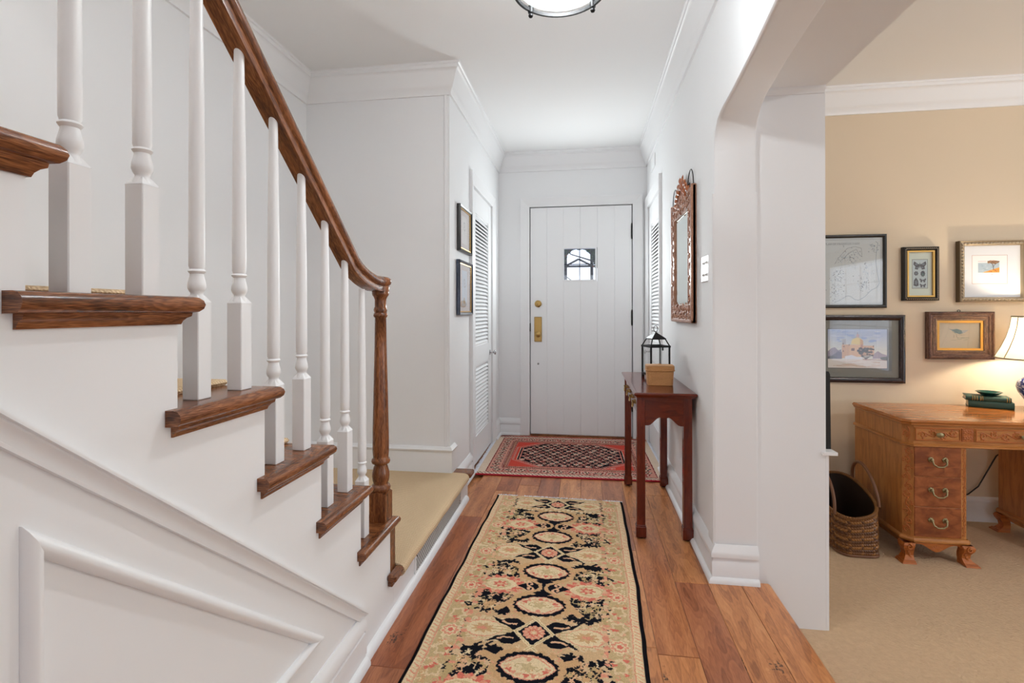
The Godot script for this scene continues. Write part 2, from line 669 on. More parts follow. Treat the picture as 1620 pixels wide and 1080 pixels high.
func blob(im: Image, cx: float, cy: float, rx: float, ry: float, c: Color, lobes := 0, amp := 0.0, ph := 0.0) -> void:
	var pts := PackedVector2Array()
	var k := 20 if lobes == 0 else maxi(24, lobes * 6)
	for i in k:
		var a := TAU * i / k
		var r := 1.0 + (amp * cos(lobes * a + ph) if lobes else 0.0)
		pts.append(Vector2(cx + rx * r * cos(a), cy + ry * r * sin(a)))
	fill(im, pts, c)


func stroke(im: Image, pts: Array, w: float, c: Color) -> void:
	for i in pts.size() - 1:
		var a: Vector2 = pts[i]
		var b: Vector2 = pts[i + 1]
		var d := (b - a).normalized()
		var s := Vector2(-d.y, d.x) * w / 2
		var e := d * w * 0.25
		fill(im, PackedVector2Array([a + s - e, b + s + e, b - s + e, a - s - e]), c)


func curl(cx: float, cy: float, r: float, a0: float, turns: float, dir := 1.0) -> Array:
	var o := []
	for i in 15:
		var k := i / 14.0
		var a := a0 + dir * turns * TAU * k
		o.append(Vector2(cx + r * (1.0 - 0.8 * k) * cos(a), cy + r * (1.0 - 0.8 * k) * sin(a)))
	return o


# wool: every pixel taken from a little aside, in knots, with a speckle
func woolly(im: Image, sd: int, shift: float, speck: float) -> Image:
	var w := im.get_width()
	var h := im.get_height()
	var a := fn(sd, 0.11, 2)
	var o := Image.create(w, h, false, Image.FORMAT_RGB8)
	var r := RandomNumberGenerator.new()
	r.seed = sd
	for y in h:
		for x in w:
			var dx := int(a.get_noise_2d(x, y) * shift * 2.0)
			var dy := int(a.get_noise_2d(x + 500, y) * shift * 2.0)
			var c := im.get_pixel(clampi(x + dx, 0, w - 1), clampi(y + dy, 0, h - 1))
			var g := 1.0 + speck * (r.randf() - 0.5)
			o.set_pixel(x, y, Color(c.r * g, c.g * g, c.b * g))
	return o


# pointed oval; dir leans its fuller end to one side (0: both alike)
func eye(im: Image, cx: float, cy: float, rx: float, ry: float, c: Color, dir: float) -> void:
	var pts := PackedVector2Array()
	for i in 32:
		var a := TAU * i / 32.0
		var k := cos(a)
		var pinch := 1.0 - 0.42 * pow(absf(k), 3.0) * (1.0 if dir == 0.0 or k * dir < 0.0 else 0.15)
		var w := 1.0 + 0.03 * cos(a * 13.0)
		pts.append(Vector2(cx + rx * k * w, cy + ry * sin(a) * pinch * w))
	fill(im, pts, c)


func runner_image() -> Image:
	var S := 540.0
	var W := int(0.725 * S)
	var H := int(2.5 * S)
	var im := Image.create(W, H, false, Image.FORMAT_RGB8)
	var sand := c8(214, 184, 146)
	var gold := c8(207, 166, 122)
	var cream := c8(228, 206, 166)
	var olive := c8(190, 164, 118)
	var pink := c8(222, 150, 124)
	var rose := c8(214, 116, 98)
	var ink := c8(24, 25, 32)
	var peach := c8(224, 178, 142)
	var r := RandomNumberGenerator.new()
	r.seed = 5
	im.fill(sand)
	var hw := W / 2.0
	var f0 := 0.125 * S
	var f1 := W - f0
	var top := 0.165 * S
	# border: guards and a vine with rosettes and leaves
	for s in 2:
		var xa := 0.010 * S if s == 0 else W - 0.034 * S
		im.fill_rect(Rect2i(int(xa), 0, int(0.024 * S), H), cream)
		for i in int(H / 9.0):
			stroke(im, [Vector2(xa + 2, i * 9.0), Vector2(xa + 0.022 * S, i * 9.0 + 6)], 2.4, pink if i % 2 else peach)
		var xg := 0.036 * S if s == 0 else W - 0.038 * S
		im.fill_rect(Rect2i(int(xg), 0, 2, H), pink)
		var xi := f0 - 5 if s == 0 else f1 + 2
		im.fill_rect(Rect2i(int(xi), 0, 3, H), pink)
		var xm := 0.080 * S if s == 0 else W - 0.080 * S
		im.fill_rect(Rect2i(int(minf(xm - 0.036 * S, xm + 0.036 * S)), 0, int(0.072 * S), H), olive.lerp(sand, 0.45))
		var k := 0
		var y := 0.03 * S
		while y < H:
			for j in 7:
				var q := Vector2(xm + r.randf_range(-0.035, 0.035) * S, y + r.randf_range(-0.05, 0.05) * S)
				blob(im, q.x, q.y, r.randf_range(4, 9), r.randf_range(3, 7), [cream, gold, peach, olive, sand][r.randi() % 5], 3, 0.35, r.randf() * 6)
			for j in 9:
				var q := Vector2(xm + r.randf_range(-0.036, 0.036) * S, y + r.randf_range(-0.05, 0.05) * S)
				stroke(im, curl(q.x, q.y, r.randf_range(4, 8), r.randf() * 6, 0.8), 1.6, [pink, peach, gold, pink, cream][r.randi() % 5])
			if k % 3 == 1:
				blob(im, xm, y, 0.032 * S, 0.032 * S, cream, 9, 0.12)
				blob(im, xm, y, 0.026 * S, 0.026 * S, pink, 9, 0.15)
				blob(im, xm, y, 0.018 * S, 0.018 * S, cream, 9, 0.15)
				blob(im, xm, y, 0.009 * S, 0.009 * S, rose, 5, 0.2)
			else:
				blob(im, xm, y, 0.027 * S, 0.033 * S, cream.lerp(sand, 0.4), 5, 0.22, k)
				blob(im, xm, y, 0.017 * S, 0.022 * S, olive.lerp(sand, 0.25), 5, 0.2, k)
				for q in 3: blob(im, xm + r.randf_range(-14, 14), y + r.randf_range(-22, 22), 4.5, 3.5, rose, 3, 0.3, q)
			y += 0.0955 * S
			k += 1
	im.fill_rect(Rect2i(int(f0), 0, int(f1 - f0), int(top)), sand)
	for j in 150:
		var q := Vector2(r.randf_range(0.04 * S, W - 0.04 * S), r.randf_range(0.02, 0.15) * S)
		stroke(im, curl(q.x, q.y, r.randf_range(4, 10), r.randf() * 6, 0.8), 1.8, [pink, gold, cream, olive, peach][r.randi() % 5])
	blob(im, hw, 0.115 * S, 0.07 * S, 0.04 * S, peach, 7, 0.15)
	blob(im, hw, 0.115 * S, 0.05 * S, 0.027 * S, cream, 7, 0.15)
	# field: sandy ground with curls, dark antler shapes beside the medallions
	im.fill_rect(Rect2i(int(f0), int(top), int(f1 - f0), H), sand.lerp(gold, 0.5))
	for j in 900:
		var q := Vector2(r.randf_range(f0, f1), r.randf_range(top, H))
		stroke(im, curl(q.x, q.y, r.randf_range(4, 9), r.randf() * 6, 0.7), 1.7, [olive, cream, peach, sand, pink][r.randi() % 5])
	var P := 0.572
	for u in range(-1, 5):
		var o := (0.267 + u * P) * S          # first medallion of the repeat
		var link := o + 0.120 * S
		var m2 := o + 0.243 * S
		var ros := o + 0.405 * S
		for sx in [-1.0, 1.0]:
			for my in [o, m2]:
				if my < top - 20: continue
				var away := -1.0 if my == o else 1.0
				for j in 58:
					var k := r.randf()
					var q := Vector2(hw + sx * lerpf(0.112, 0.240, k) * S, my + (r.randf_range(-0.060, 0.060) + away * 0.012 * (1.0 - k)) * S)
					blob(im, q.x, q.y, r.randf_range(6, 12), r.randf_range(5, 10), ink, 5, 0.45, r.randf() * 6)
					if j % 2 == 0:
						var a := r.randf() * TAU
						stroke(im, [q, q + Vector2(cos(a), sin(a)) * 12.0, q + Vector2(cos(a + 0.8), sin(a + 0.8)) * 19.0], r.randf_range(3.5, 6.0), ink)
				for j in 24:
					var q := Vector2(hw + sx * r.randf_range(0.122, 0.238) * S, my + r.randf_range(-0.045, 0.045) * S)
					var c: Color = [sand, olive, gold, peach, cream][r.randi() % 5]
					var a := r.randf() * TAU
					var l := r.randf_range(5, 9)
					blob(im, q.x, q.y, l * 0.6, l * 0.7, c, 5, 0.4, a)
					stroke(im, [q, q + Vector2(cos(a), sin(a)) * l * 1.7, q + Vector2(cos(a + 0.7), sin(a + 0.7)) * l * 2.2], 2.6, c)
			# gold arms round the medallions
			for my in [o, m2]:
				blob(im, hw + sx * 0.045 * S, my, 0.074 * S, 0.078 * S, gold, 11, 0.03)
				for j in 9:
					var a := r.randf_range(-1.4, 1.4)
					var q := Vector2(hw + sx * (0.02 + 0.088 * cos(a)) * S, my + 0.072 * sin(a) * S)
					stroke(im, curl(q.x, q.y, r.randf_range(3, 6), r.randf() * 6, 0.7), 1.6, [sand, peach, olive, pink][j % 4])
				stroke(im, [Vector2(hw + sx * 0.10 * S, my - 0.02 * S), Vector2(hw + sx * 0.15 * S, my + (-0.045 if my == o else 0.045) * S)], 15, gold)
			# pink palmette at the link
			var px: float = hw + sx * 0.170 * S
			blob(im, px, link, 0.090 * S, 0.064 * S, rose, 17, 0.10)
			for q in 24:
				var a := TAU * q / 24.0
				blob(im, px + cos(a) * 0.074 * S, link + sin(a) * 0.052 * S, 5.5, 4.5, [pink, peach, rose][q % 3], 3, 0.3, a)
			eye(im, px, link, 0.068 * S, 0.044 * S, cream, sx)
			eye(im, px + sx * 4, link, 0.052 * S, 0.034 * S, olive.lerp(cream, 0.45), sx)
			eye(im, px + sx * 6, link, 0.042 * S, 0.026 * S, cream, sx)
			blob(im, px, link, 0.025 * S, 0.019 * S, rose, 7, 0.3)
			blob(im, px, link, 0.012 * S, 0.009 * S, peach, 5, 0.2)
			for q in 4:
				var hq := Vector2(hw + sx * (0.236 if q < 2 else 0.222) * S, link + (-0.058 if q % 2 else 0.058) * S)
				blob(im, hq.x, hq.y, 7, 5, ink, 3, 0.4, q)
				blob(im, hq.x - sx * 2, hq.y, 2.5, 2, sand)
			# beige palmette at the rosette
			var bx: float = hw + sx * 0.160 * S
			blob(im, bx, ros, 0.096 * S, 0.068 * S, sand.lerp(cream, 0.55), 17, 0.08)
			for q in 22:
				var a := TAU * q / 22.0
				stroke(im, curl(bx + cos(a) * 0.078 * S, ros + sin(a) * 0.054 * S, 6, a, 0.8, sx), 1.5, [olive, gold, olive, pink][q % 4])
			eye(im, bx + sx * 0.018 * S, ros, 0.070 * S, 0.046 * S, pink, -sx)
			eye(im, bx + sx * 0.016 * S, ros, 0.066 * S, 0.042 * S, cream, -sx)
			blob(im, bx + sx * 0.014 * S, ros, 0.036 * S, 0.022 * S, gold, 9, 0.28)
			blob(im, bx + sx * 0.018 * S, ros, 0.017 * S, 0.008 * S, pink, 5, 0.25)
			for q in 3:
				stroke(im, [Vector2(bx - sx * 0.09 * S, ros + (q - 1) * 3), Vector2(bx - sx * 0.05 * S, ros + (q - 1) * 9), Vector2(bx - sx * 0.025 * S, ros + (q - 1) * 7)], 1.6, olive)
			for q in 6:
				blob(im, hw + sx * (0.238 + 0.004 * (q % 2)) * S, ros + (q - 2.5) * 0.022 * S, 4, 3, ink, 3, 0.4, q)
			# dark space by the rosette with a leafy hook
			for sy in [-1.0, 1.0]:
				var c0 := Vector2(hw + sx * 0.035 * S, ros + sy * 0.044 * S)
				fill(im, PackedVector2Array([c0, c0 + Vector2(sx * 0.03, sy * 0.026) * S, c0 + Vector2(sx * 0.060, sy * 0.024) * S, c0 + Vector2(sx * 0.085, sy * 0.010) * S, c0 + Vector2(sx * 0.120, sy * 0.026) * S, c0 + Vector2(sx * 0.090, -sy * 0.008) * S, c0 + Vector2(sx * 0.06, -sy * 0.020) * S, c0 + Vector2(sx * 0.035, -sy * 0.042) * S]), ink)
				stroke(im, [c0 + Vector2(sx * 0.03, -sy * 0.006) * S, c0 + Vector2(sx * 0.058, -sy * 0.008) * S, c0 + Vector2(sx * 0.08, sy * 0.003) * S], 5, peach)
		# link: twin bars and scrolls
		fill(im, PackedVector2Array([Vector2(hw - 0.100 * S, link), Vector2(hw, link - 0.068 * S), Vector2(hw + 0.100 * S, link), Vector2(hw, link + 0.068 * S)]), ink)
		for sx in [-1.0, 1.0]:
			for sy in [-1.0, 1.0]:
				stroke(im, [Vector2(hw + sx * 0.010 * S, link), Vector2(hw + sx * 0.016 * S, link + sy * 0.022 * S), Vector2(hw + sx * 0.045 * S, link + sy * 0.040 * S), Vector2(hw + sx * 0.10 * S, link + sy * 0.075 * S)], 8, gold)
				stroke(im, curl(hw + sx * 0.052 * S, link + sy * 0.017 * S, 0.017 * S, PI * 0.5, 1.0, sx * sy), 4.5, peach)
			stroke(im, [Vector2(hw + sx * 0.012 * S, link - 6), Vector2(hw + sx * 0.012 * S, link + 6)], 7, gold)
		# medallions: dark scalloped ring, a cream eye with a heart in it
		for my in [o, m2]:
			var up := 1.0 if my == o else -1.0
			blob(im, hw, my, 0.096 * S, 0.070 * S, ink, 21, 0.035)
			eye(im, hw, my, 0.088 * S, 0.055 * S, pink, 0.0)
			eye(im, hw, my, 0.083 * S, 0.051 * S, cream, 0.0)
			for q in 9:
				var a := lerpf(0.1, PI - 0.1, q / 8.0) * up
				blob(im, hw + cos(a) * 0.062 * S, my + sin(a) * 0.036 * S, 5, 4, [pink, rose, peach][q % 3], 3, 0.35, a)
			for s in [-1.0, 1.0]:
				stroke(im, [Vector2(hw, my - up * 0.043 * S), Vector2(hw + s * 0.022 * S, my - up * 0.048 * S), Vector2(hw + s * 0.046 * S, my - up * 0.030 * S), Vector2(hw + s * 0.070 * S, my - up * 0.010 * S)], 2.6, pink)
				stroke(im, curl(hw + s * 0.030 * S, my, 8, 0.0, 0.9, s), 1.5, olive)
				stroke(im, curl(hw + s * 0.014 * S, my + up * 8, 7, 1.0, 0.9, s), 1.5, gold)
			blob(im, hw, my, 0.020 * S, 0.018 * S, olive.lerp(cream, 0.4), 5, 0.3)
			blob(im, hw, my - up * 0.036 * S, 4, 6, pink)
		# rosette in its diamond, crossed by cream bands
		fill(im, PackedVector2Array([Vector2(hw - 0.062 * S, ros), Vector2(hw, ros - 0.076 * S), Vector2(hw + 0.062 * S, ros), Vector2(hw, ros + 0.076 * S)]), ink)
		for sx in [-1.0, 1.0]:
			for w in [[7.0, cream], [1.4, olive]]:
				stroke(im, [Vector2(hw - sx * 0.016 * S, ros - 0.092 * S), Vector2(hw + sx * 0.064 * S, ros), Vector2(hw - sx * 0.016 * S, ros + 0.092 * S)], w[0], w[1])
		blob(im, hw, ros, 0.037 * S, 0.037 * S, pink, 12, 0.07)
		for q in 12:
			var a := TAU * q / 12.0
			stroke(im, [Vector2(hw, ros), Vector2(hw + cos(a) * 0.034 * S, ros + sin(a) * 0.034 * S)], 1.4, cream)
		blob(im, hw, ros, 0.019 * S, 0.019 * S, rose, 8, 0.15)
		blob(im, hw, ros, 0.012 * S, 0.012 * S, peach, 8, 0.2)
		blob(im, hw, ros, 0.006 * S, 0.006 * S, cream)
	# serrated edge of the field
	for s in 2:
		for i in int(H / 7.0):
			if i * 7.0 > top: blob(im, (f0 if s == 0 else f1) + r.randf_range(-3, 3), i * 7.0, r.randf_range(3, 8), r.randf_range(3, 6), [sand, peach, olive, pink][r.randi() % 4])
	for i in 60:
		blob(im, f0 + (f1 - f0) * i / 60.0, top + r.randf_range(0, 16), 6, r.randf_range(4, 9), [sand, gold, cream][i % 3])
	var o2 := woolly(im, 9, 1.5, 0.16)
	o2.fill_rect(Rect2i(0, 0, 4, H), c8(22, 20, 24))
	o2.fill_rect(Rect2i(W - 5, 0, 5, H), c8(22, 20, 24))
	return o2


func rug_image() -> Image:
	var S := 600.0
	var W := int(1.27 * S)
	var H := int(1.04 * S)
	var im := Image.create(W, H, false, Image.FORMAT_RGB8)
	var red := c8(176, 30, 40)
	var brick := c8(196, 74, 62)
	var navy := c8(26, 22, 28)
	var wool := c8(214, 192, 172)
	var rose := c8(190, 118, 106)
	var wine := c8(112, 28, 32)
	var brown := c8(150, 104, 80)
	var r := RandomNumberGenerator.new()
	r.seed = 11
	im.fill(wool)
	# zigzag guard
	for e in 2:
		var y0 := H - 0.05 * S if e == 0 else 0.014 * S
		for i in int(W / 16.0) + 1:
			stroke(im, [Vector2(i * 16.0 - 4, y0), Vector2(i * 16.0 + 12, y0 + 0.034 * S)], 3, navy)
			stroke(im, [Vector2(i * 16.0 + 12, y0), Vector2(i * 16.0 + 2, y0 + 0.020 * S)], 1.5, rose)
	var b0 := 0.055 * S
	var inner := Rect2i(int(b0), int(b0), W - int(2 * b0), H - int(2 * b0))
	im.fill_rect(inner, wine)
	im.fill_rect(inner.grow(-4), rose.lerp(wool, 0.3))
	# main border: lozenges and hooked leaves
	var mid := 0.105 * S
	var n := 24
	for side in 4:
		for i in n:
			var k := (i + 0.5) / n
			var c := Vector2(lerpf(mid, W - mid, k), mid if side == 0 else H - mid) if side < 2 else Vector2(mid if side == 2 else W - mid, lerpf(mid, H - mid, k))
			if side >= 2 and i % 2: continue
			blob(im, c.x, c.y, 15, 15, wine if i % 2 else navy, 4, 0.2, 0.7)
			blob(im, c.x, c.y, 11, 10, wool, 4, 0.35, 1.2 * i)
			blob(im, c.x, c.y, 5, 5, red if i % 2 else brown, 4, 0.3)
			for j in 6:
				var q := c + Vector2(r.randf_range(-15, 15), r.randf_range(-20, 20))
				stroke(im, [q, q + Vector2(r.randf_range(-8, 8), r.randf_range(-6, 6))], 3, [navy, wine, red, wool, navy][r.randi() % 5])
	# beaded guards
	var g0 := int(0.150 * S)
	for k in 3:
		var rr := Rect2i(g0 + k * 9, g0 + k * 9, W - 2 * (g0 + k * 9), H - 2 * (g0 + k * 9))
		im.fill_rect(rr, [wine, brown.lerp(wool, 0.35), rose][k])
		for i in range(0, rr.size.x, 8):
			for e in 2: im.fill_rect(Rect2i(rr.position.x + i, rr.position.y + 2 if e == 0 else rr.end.y - 6, 4, 4), [wool, wine, navy][k])
		for i in range(0, rr.size.y, 8):
			for e in 2: im.fill_rect(Rect2i(rr.position.x + 2 if e == 0 else rr.end.x - 6, rr.position.y + i, 4, 4), [wool, wine, navy][k])
	var f := int(0.195 * S)
	var fr := Rect2i(f, f, W - 2 * f, H - 2 * f)
	im.fill_rect(fr, brick)
	# corner pieces
	for i in 46:
		var q := Vector2(r.randf_range(f + 6, W - f - 6), r.randf_range(f + 6, H - f - 6))
		stroke(im, [q, q + Vector2(r.randf_range(10, 26), r.randf_range(-8, 8))], r.randf_range(3, 6), [red, navy, wool, red, rose][i % 5])
	var cx := W / 2.0
	var cy := H / 2.0
	var hex := func(dx: float, dy: float, cut: float, flat_h: float) -> PackedVector2Array:
		return PackedVector2Array([Vector2(cx - dx, cy - flat_h), Vector2(cx - dx + cut, cy - dy), Vector2(cx + dx - cut, cy - dy), Vector2(cx + dx, cy - flat_h), Vector2(cx + dx, cy + flat_h), Vector2(cx + dx - cut, cy + dy), Vector2(cx - dx + cut, cy + dy), Vector2(cx - dx, cy + flat_h)])
	var L := fr.size.x / 2.0
	var D := fr.size.y / 2.0
	fill(im, hex.call(L - 4, D + 2, 0.19 * S, 0.17 * S), rose)
	fill(im, hex.call(L - 14, D - 4, 0.185 * S, 0.165 * S), brick)
	fill(im, hex.call(L - 24, D - 6, 0.18 * S, 0.16 * S), wool)
	fill(im, hex.call(L - 27, D - 7, 0.18 * S, 0.16 * S), navy)
	fill(im, hex.call(L - 34, D - 9, 0.178 * S, 0.157 * S), rose)
	var hx: PackedVector2Array = hex.call(L - 40, D - 12, 0.175 * S, 0.155 * S)
	fill(im, hx, navy)
	# herati flowers over the dark field
	var ix := 0
	var x := cx - L
	while x < cx + L:
		var y := cy - D + 12
		var iy := 0
		while y < cy + D:
			var q := Vector2(x + (17 if iy % 2 else 0), y)
			if Geometry2D.is_point_in_polygon(q, hx) and Geometry2D.is_point_in_polygon(q + Vector2(-9, 0), hx) and Geometry2D.is_point_in_polygon(q + Vector2(9, 0), hx):
				var kind := (ix + iy) % 3
				if kind == 0:
					blob(im, q.x, q.y, 11, 11, wool, 8, 0.28)
					blob(im, q.x, q.y, 5, 5, brick, 5, 0.3)
				elif kind == 1:
					blob(im, q.x, q.y, 12, 7, rose, 4, 0.35, 0.8)
					blob(im, q.x, q.y, 5, 3.5, wool)
				else:
					blob(im, q.x, q.y, 8, 10, rose.lerp(wool, 0.45), 6, 0.35)
					blob(im, q.x, q.y, 3, 4, navy)
				for j in 5:
					var p := q + Vector2(r.randf_range(-17, 17), r.randf_range(-13, 13))
					stroke(im, [p, p + Vector2(r.randf_range(-9, 9), r.randf_range(-7, 7))], 2.6, [wool, rose, brick, rose, brown][r.randi() % 5])
			y += 25
			iy += 1
		x += 34
		ix += 1
	var o := woolly(im, 13, 2.0, 0.22)
	o.fill_rect(Rect2i(0, H - 8, W, 8), c8(184, 22, 44))
	o.fill_rect(Rect2i(0, 0, W, 6), c8(150, 40, 44))
	return o


func map_image() -> Image:
	var W := 430
	var H := 426
	var im := Image.create(W, H, false, Image.FORMAT_RGB8)
	var paper := c8(206, 212, 212)
	var r := RandomNumberGenerator.new()
	r.seed = 21
	im.fill(paper)
	var ink := c8(118, 128, 134)
	var wash := c8(182, 196, 204)
	stroke(im, [Vector2(10, 12), Vector2(420, 12), Vector2(420, 416), Vector2(10, 416), Vector2(10, 12)], 1.6, c8(160, 166, 168))
	# park drives and edges, relative to the visible part (x from 135)
	var X := func(p: float, q: float) -> Vector2: return Vector2(136 + p * 0.378 - 19.0 * 0.378, q * 0.475 - 34.0)
	var edge := [X.call(60, 930), X.call(150, 900), X.call(245, 845), X.call(300, 850), X.call(360, 890), X.call(425, 905), X.call(520, 860), X.call(620, 770), X.call(700, 740), X.call(745, 680), X.call(715, 560), X.call(690, 400), X.call(700, 260), X.call(720, 150), X.call(690, 130)]
	stroke(im, edge, 4.0, wash)
	stroke(im, edge, 1.6, ink)
	var e2 := [X.call(60, 420), X.call(110, 350), X.call(200, 260), X.call(260, 210), X.call(370, 190), X.call(470, 215), X.call(480, 330), X.call(440, 300), X.call(395, 230), X.call(330, 250), X.call(250, 300), X.call(150, 380)]
	stroke(im, e2, 1.8, ink)
	for k in 7:
		var c: Vector2 = [X.call(180, 320), X.call(330, 340), X.call(660, 190), X.call(560, 500), X.call(500, 690), X.call(100, 590), X.call(90, 790)][k]
		for i in 60:
			var q := c + Vector2(r.randfn() * 22.0, r.randfn() * 26.0)
			if q.x < 14 or q.x > 414 or q.y < 44 or q.y > 408: continue
			blob(im, q.x, q.y, r.randf_range(1.2, 4.0), r.randf_range(1.2, 3.4), [wash, wash, ink, c8(150, 164, 174)][r.randi() % 4] if k < 4 else [ink, c8(92, 100, 104), wash][r.randi() % 3])
	for k in 9:
		var c: Vector2 = X.call(r.randf_range(80, 700), r.randf_range(250, 850))
		stroke(im, curl(c.x, c.y, r.randf_range(8, 24), r.randf() * 6, 0.6), 1.2, ink)
	for i in 7:
		stroke(im, [Vector2(150, 372 + i * 5), Vector2(170 + r.randf() * 70, 370 + i * 5)], 0.9, c8(176, 182, 184))
		stroke(im, [Vector2(335, 368 + i * 6), Vector2(350 + r.randf() * 50, 368 + i * 6)], 1.0, c8(168, 176, 182))
	stroke(im, [X.call(600, 420), X.call(600, 760)], 5.0, c8(214, 218, 218))
	return im


func butterfly_image() -> Image:
	var W := 160
	var H := 290
	var im := Image.create(W, H, false, Image.FORMAT_RGB8)
	im.fill(c8(222, 232, 220))
	im.fill_rect(Rect2i(34, 52, 94, 186), c8(150, 158, 150))
	im.fill_rect(Rect2i(38, 56, 86, 178), c8(196, 212, 216))
	var k := c8(60, 66, 82)
	var t := c8(112, 128, 140)
	for s in [-1.0, 1.0]:
		for q in [[81.0, 88.0, 1.0], [98.0, 184.0, 0.5], [98.0, 216.0, 0.48]]:
			var f: float = q[2]
			fill(im, PackedVector2Array([Vector2(q[0], q[1]), Vector2(q[0] + s * 34 * f, q[1] - 22 * f), Vector2(q[0] + s * 38 * f, q[1] - 4 * f), Vector2(q[0] + s * 26 * f, q[1] + 12 * f), Vector2(q[0] + s * 30 * f, q[1] + 26 * f), Vector2(q[0] + s * 12 * f, q[1] + 30 * f)]), k)
			blob(im, q[0] + s * 20 * f, q[1] - 4 * f, 9 * f, 7 * f, t)
			blob(im, q[0] + s * 16 * f, q[1] + 18 * f, 6 * f, 5 * f, t)
	blob(im, 81, 92, 3, 18, c8(80, 96, 100))
	blob(im, 59, 142, 12, 13, k, 7, 0.12)
	blob(im, 59, 142, 7, 8, t, 5, 0.2)
	blob(im, 98, 144, 13, 18, k, 9, 0.1)
	blob(im, 98, 148, 8, 9, c8(70, 110, 112))
	fill(im, PackedVector2Array([Vector2(58, 168), Vector2(70, 186), Vector2(74, 218), Vector2(60, 224), Vector2(44, 218), Vector2(46, 186)]), k)
	blob(im, 59, 200, 8, 14, t, 5, 0.2)
	for i in 9: stroke(im, [Vector2(44 + i * 8, 229), Vector2(48 + i * 8, 230)], 1.2, k)
	return im


func tree_image() -> Image:
	var W := 320
	var H := 322
	var im := Image.create(W, H, false, Image.FORMAT_RGB8)
	im.fill(c8(236, 238, 242))
	im.fill_rect(Rect2i(52, 60, 196, 178), c8(186, 150, 138))
	im.fill_rect(Rect2i(54, 62, 192, 174), c8(246, 246, 246))
	im.fill_rect(Rect2i(86, 108, 118, 60), c8(178, 194, 206))
	var r := RandomNumberGenerator.new()
	r.seed = 2
	for i in 40:
		var y := r.randf_range(112, 166)
		var x := r.randf_range(86, 180)
		stroke(im, [Vector2(x, y), Vector2(x + r.randf_range(8, 22), y + 1)], 1.6, [c8(150, 174, 192), c8(202, 214, 222), c8(132, 160, 172)][i % 3])
	fill(im, PackedVector2Array([Vector2(110, 168), Vector2(150, 154), Vector2(186, 142), Vector2(204, 136), Vector2(204, 168)]), c8(226, 158, 72))
	for i in 14:
		var x := r.randf_range(120, 196)
		stroke(im, [Vector2(x, 164 - (x - 116) * 0.24 * r.randf()), Vector2(x + 10, 163 - (x - 116) * 0.24 * r.randf())], 2.2, [c8(196, 104, 46), c8(244, 196, 110), c8(168, 90, 62)][i % 3])
	fill(im, PackedVector2Array([Vector2(136, 97), Vector2(170, 93), Vector2(206, 98), Vector2(196, 110), Vector2(180, 116), Vector2(160, 112), Vector2(146, 108)]), c8(150, 112, 82))
	for i in 30: blob(im, r.randf_range(138, 204), r.randf_range(95, 110), r.randf_range(2, 5), r.randf_range(1.5, 3), [c8(122, 84, 62), c8(176, 138, 104), c8(96, 74, 64)][i % 3])
	stroke(im, [Vector2(172, 152), Vector2(170, 132), Vector2(166, 116), Vector2(156, 108)], 3.2, c8(84, 64, 62))
	stroke(im, [Vector2(170, 132), Vector2(180, 118), Vector2(190, 110)], 2.2, c8(84, 64, 62))
	stroke(im, [Vector2(86, 98), Vector2(132, 98)], 1.2, c8(222, 170, 170))
	stroke(im, [Vector2(158, 178), Vector2(168, 178)], 2.0, c8(226, 160, 160))
	return im


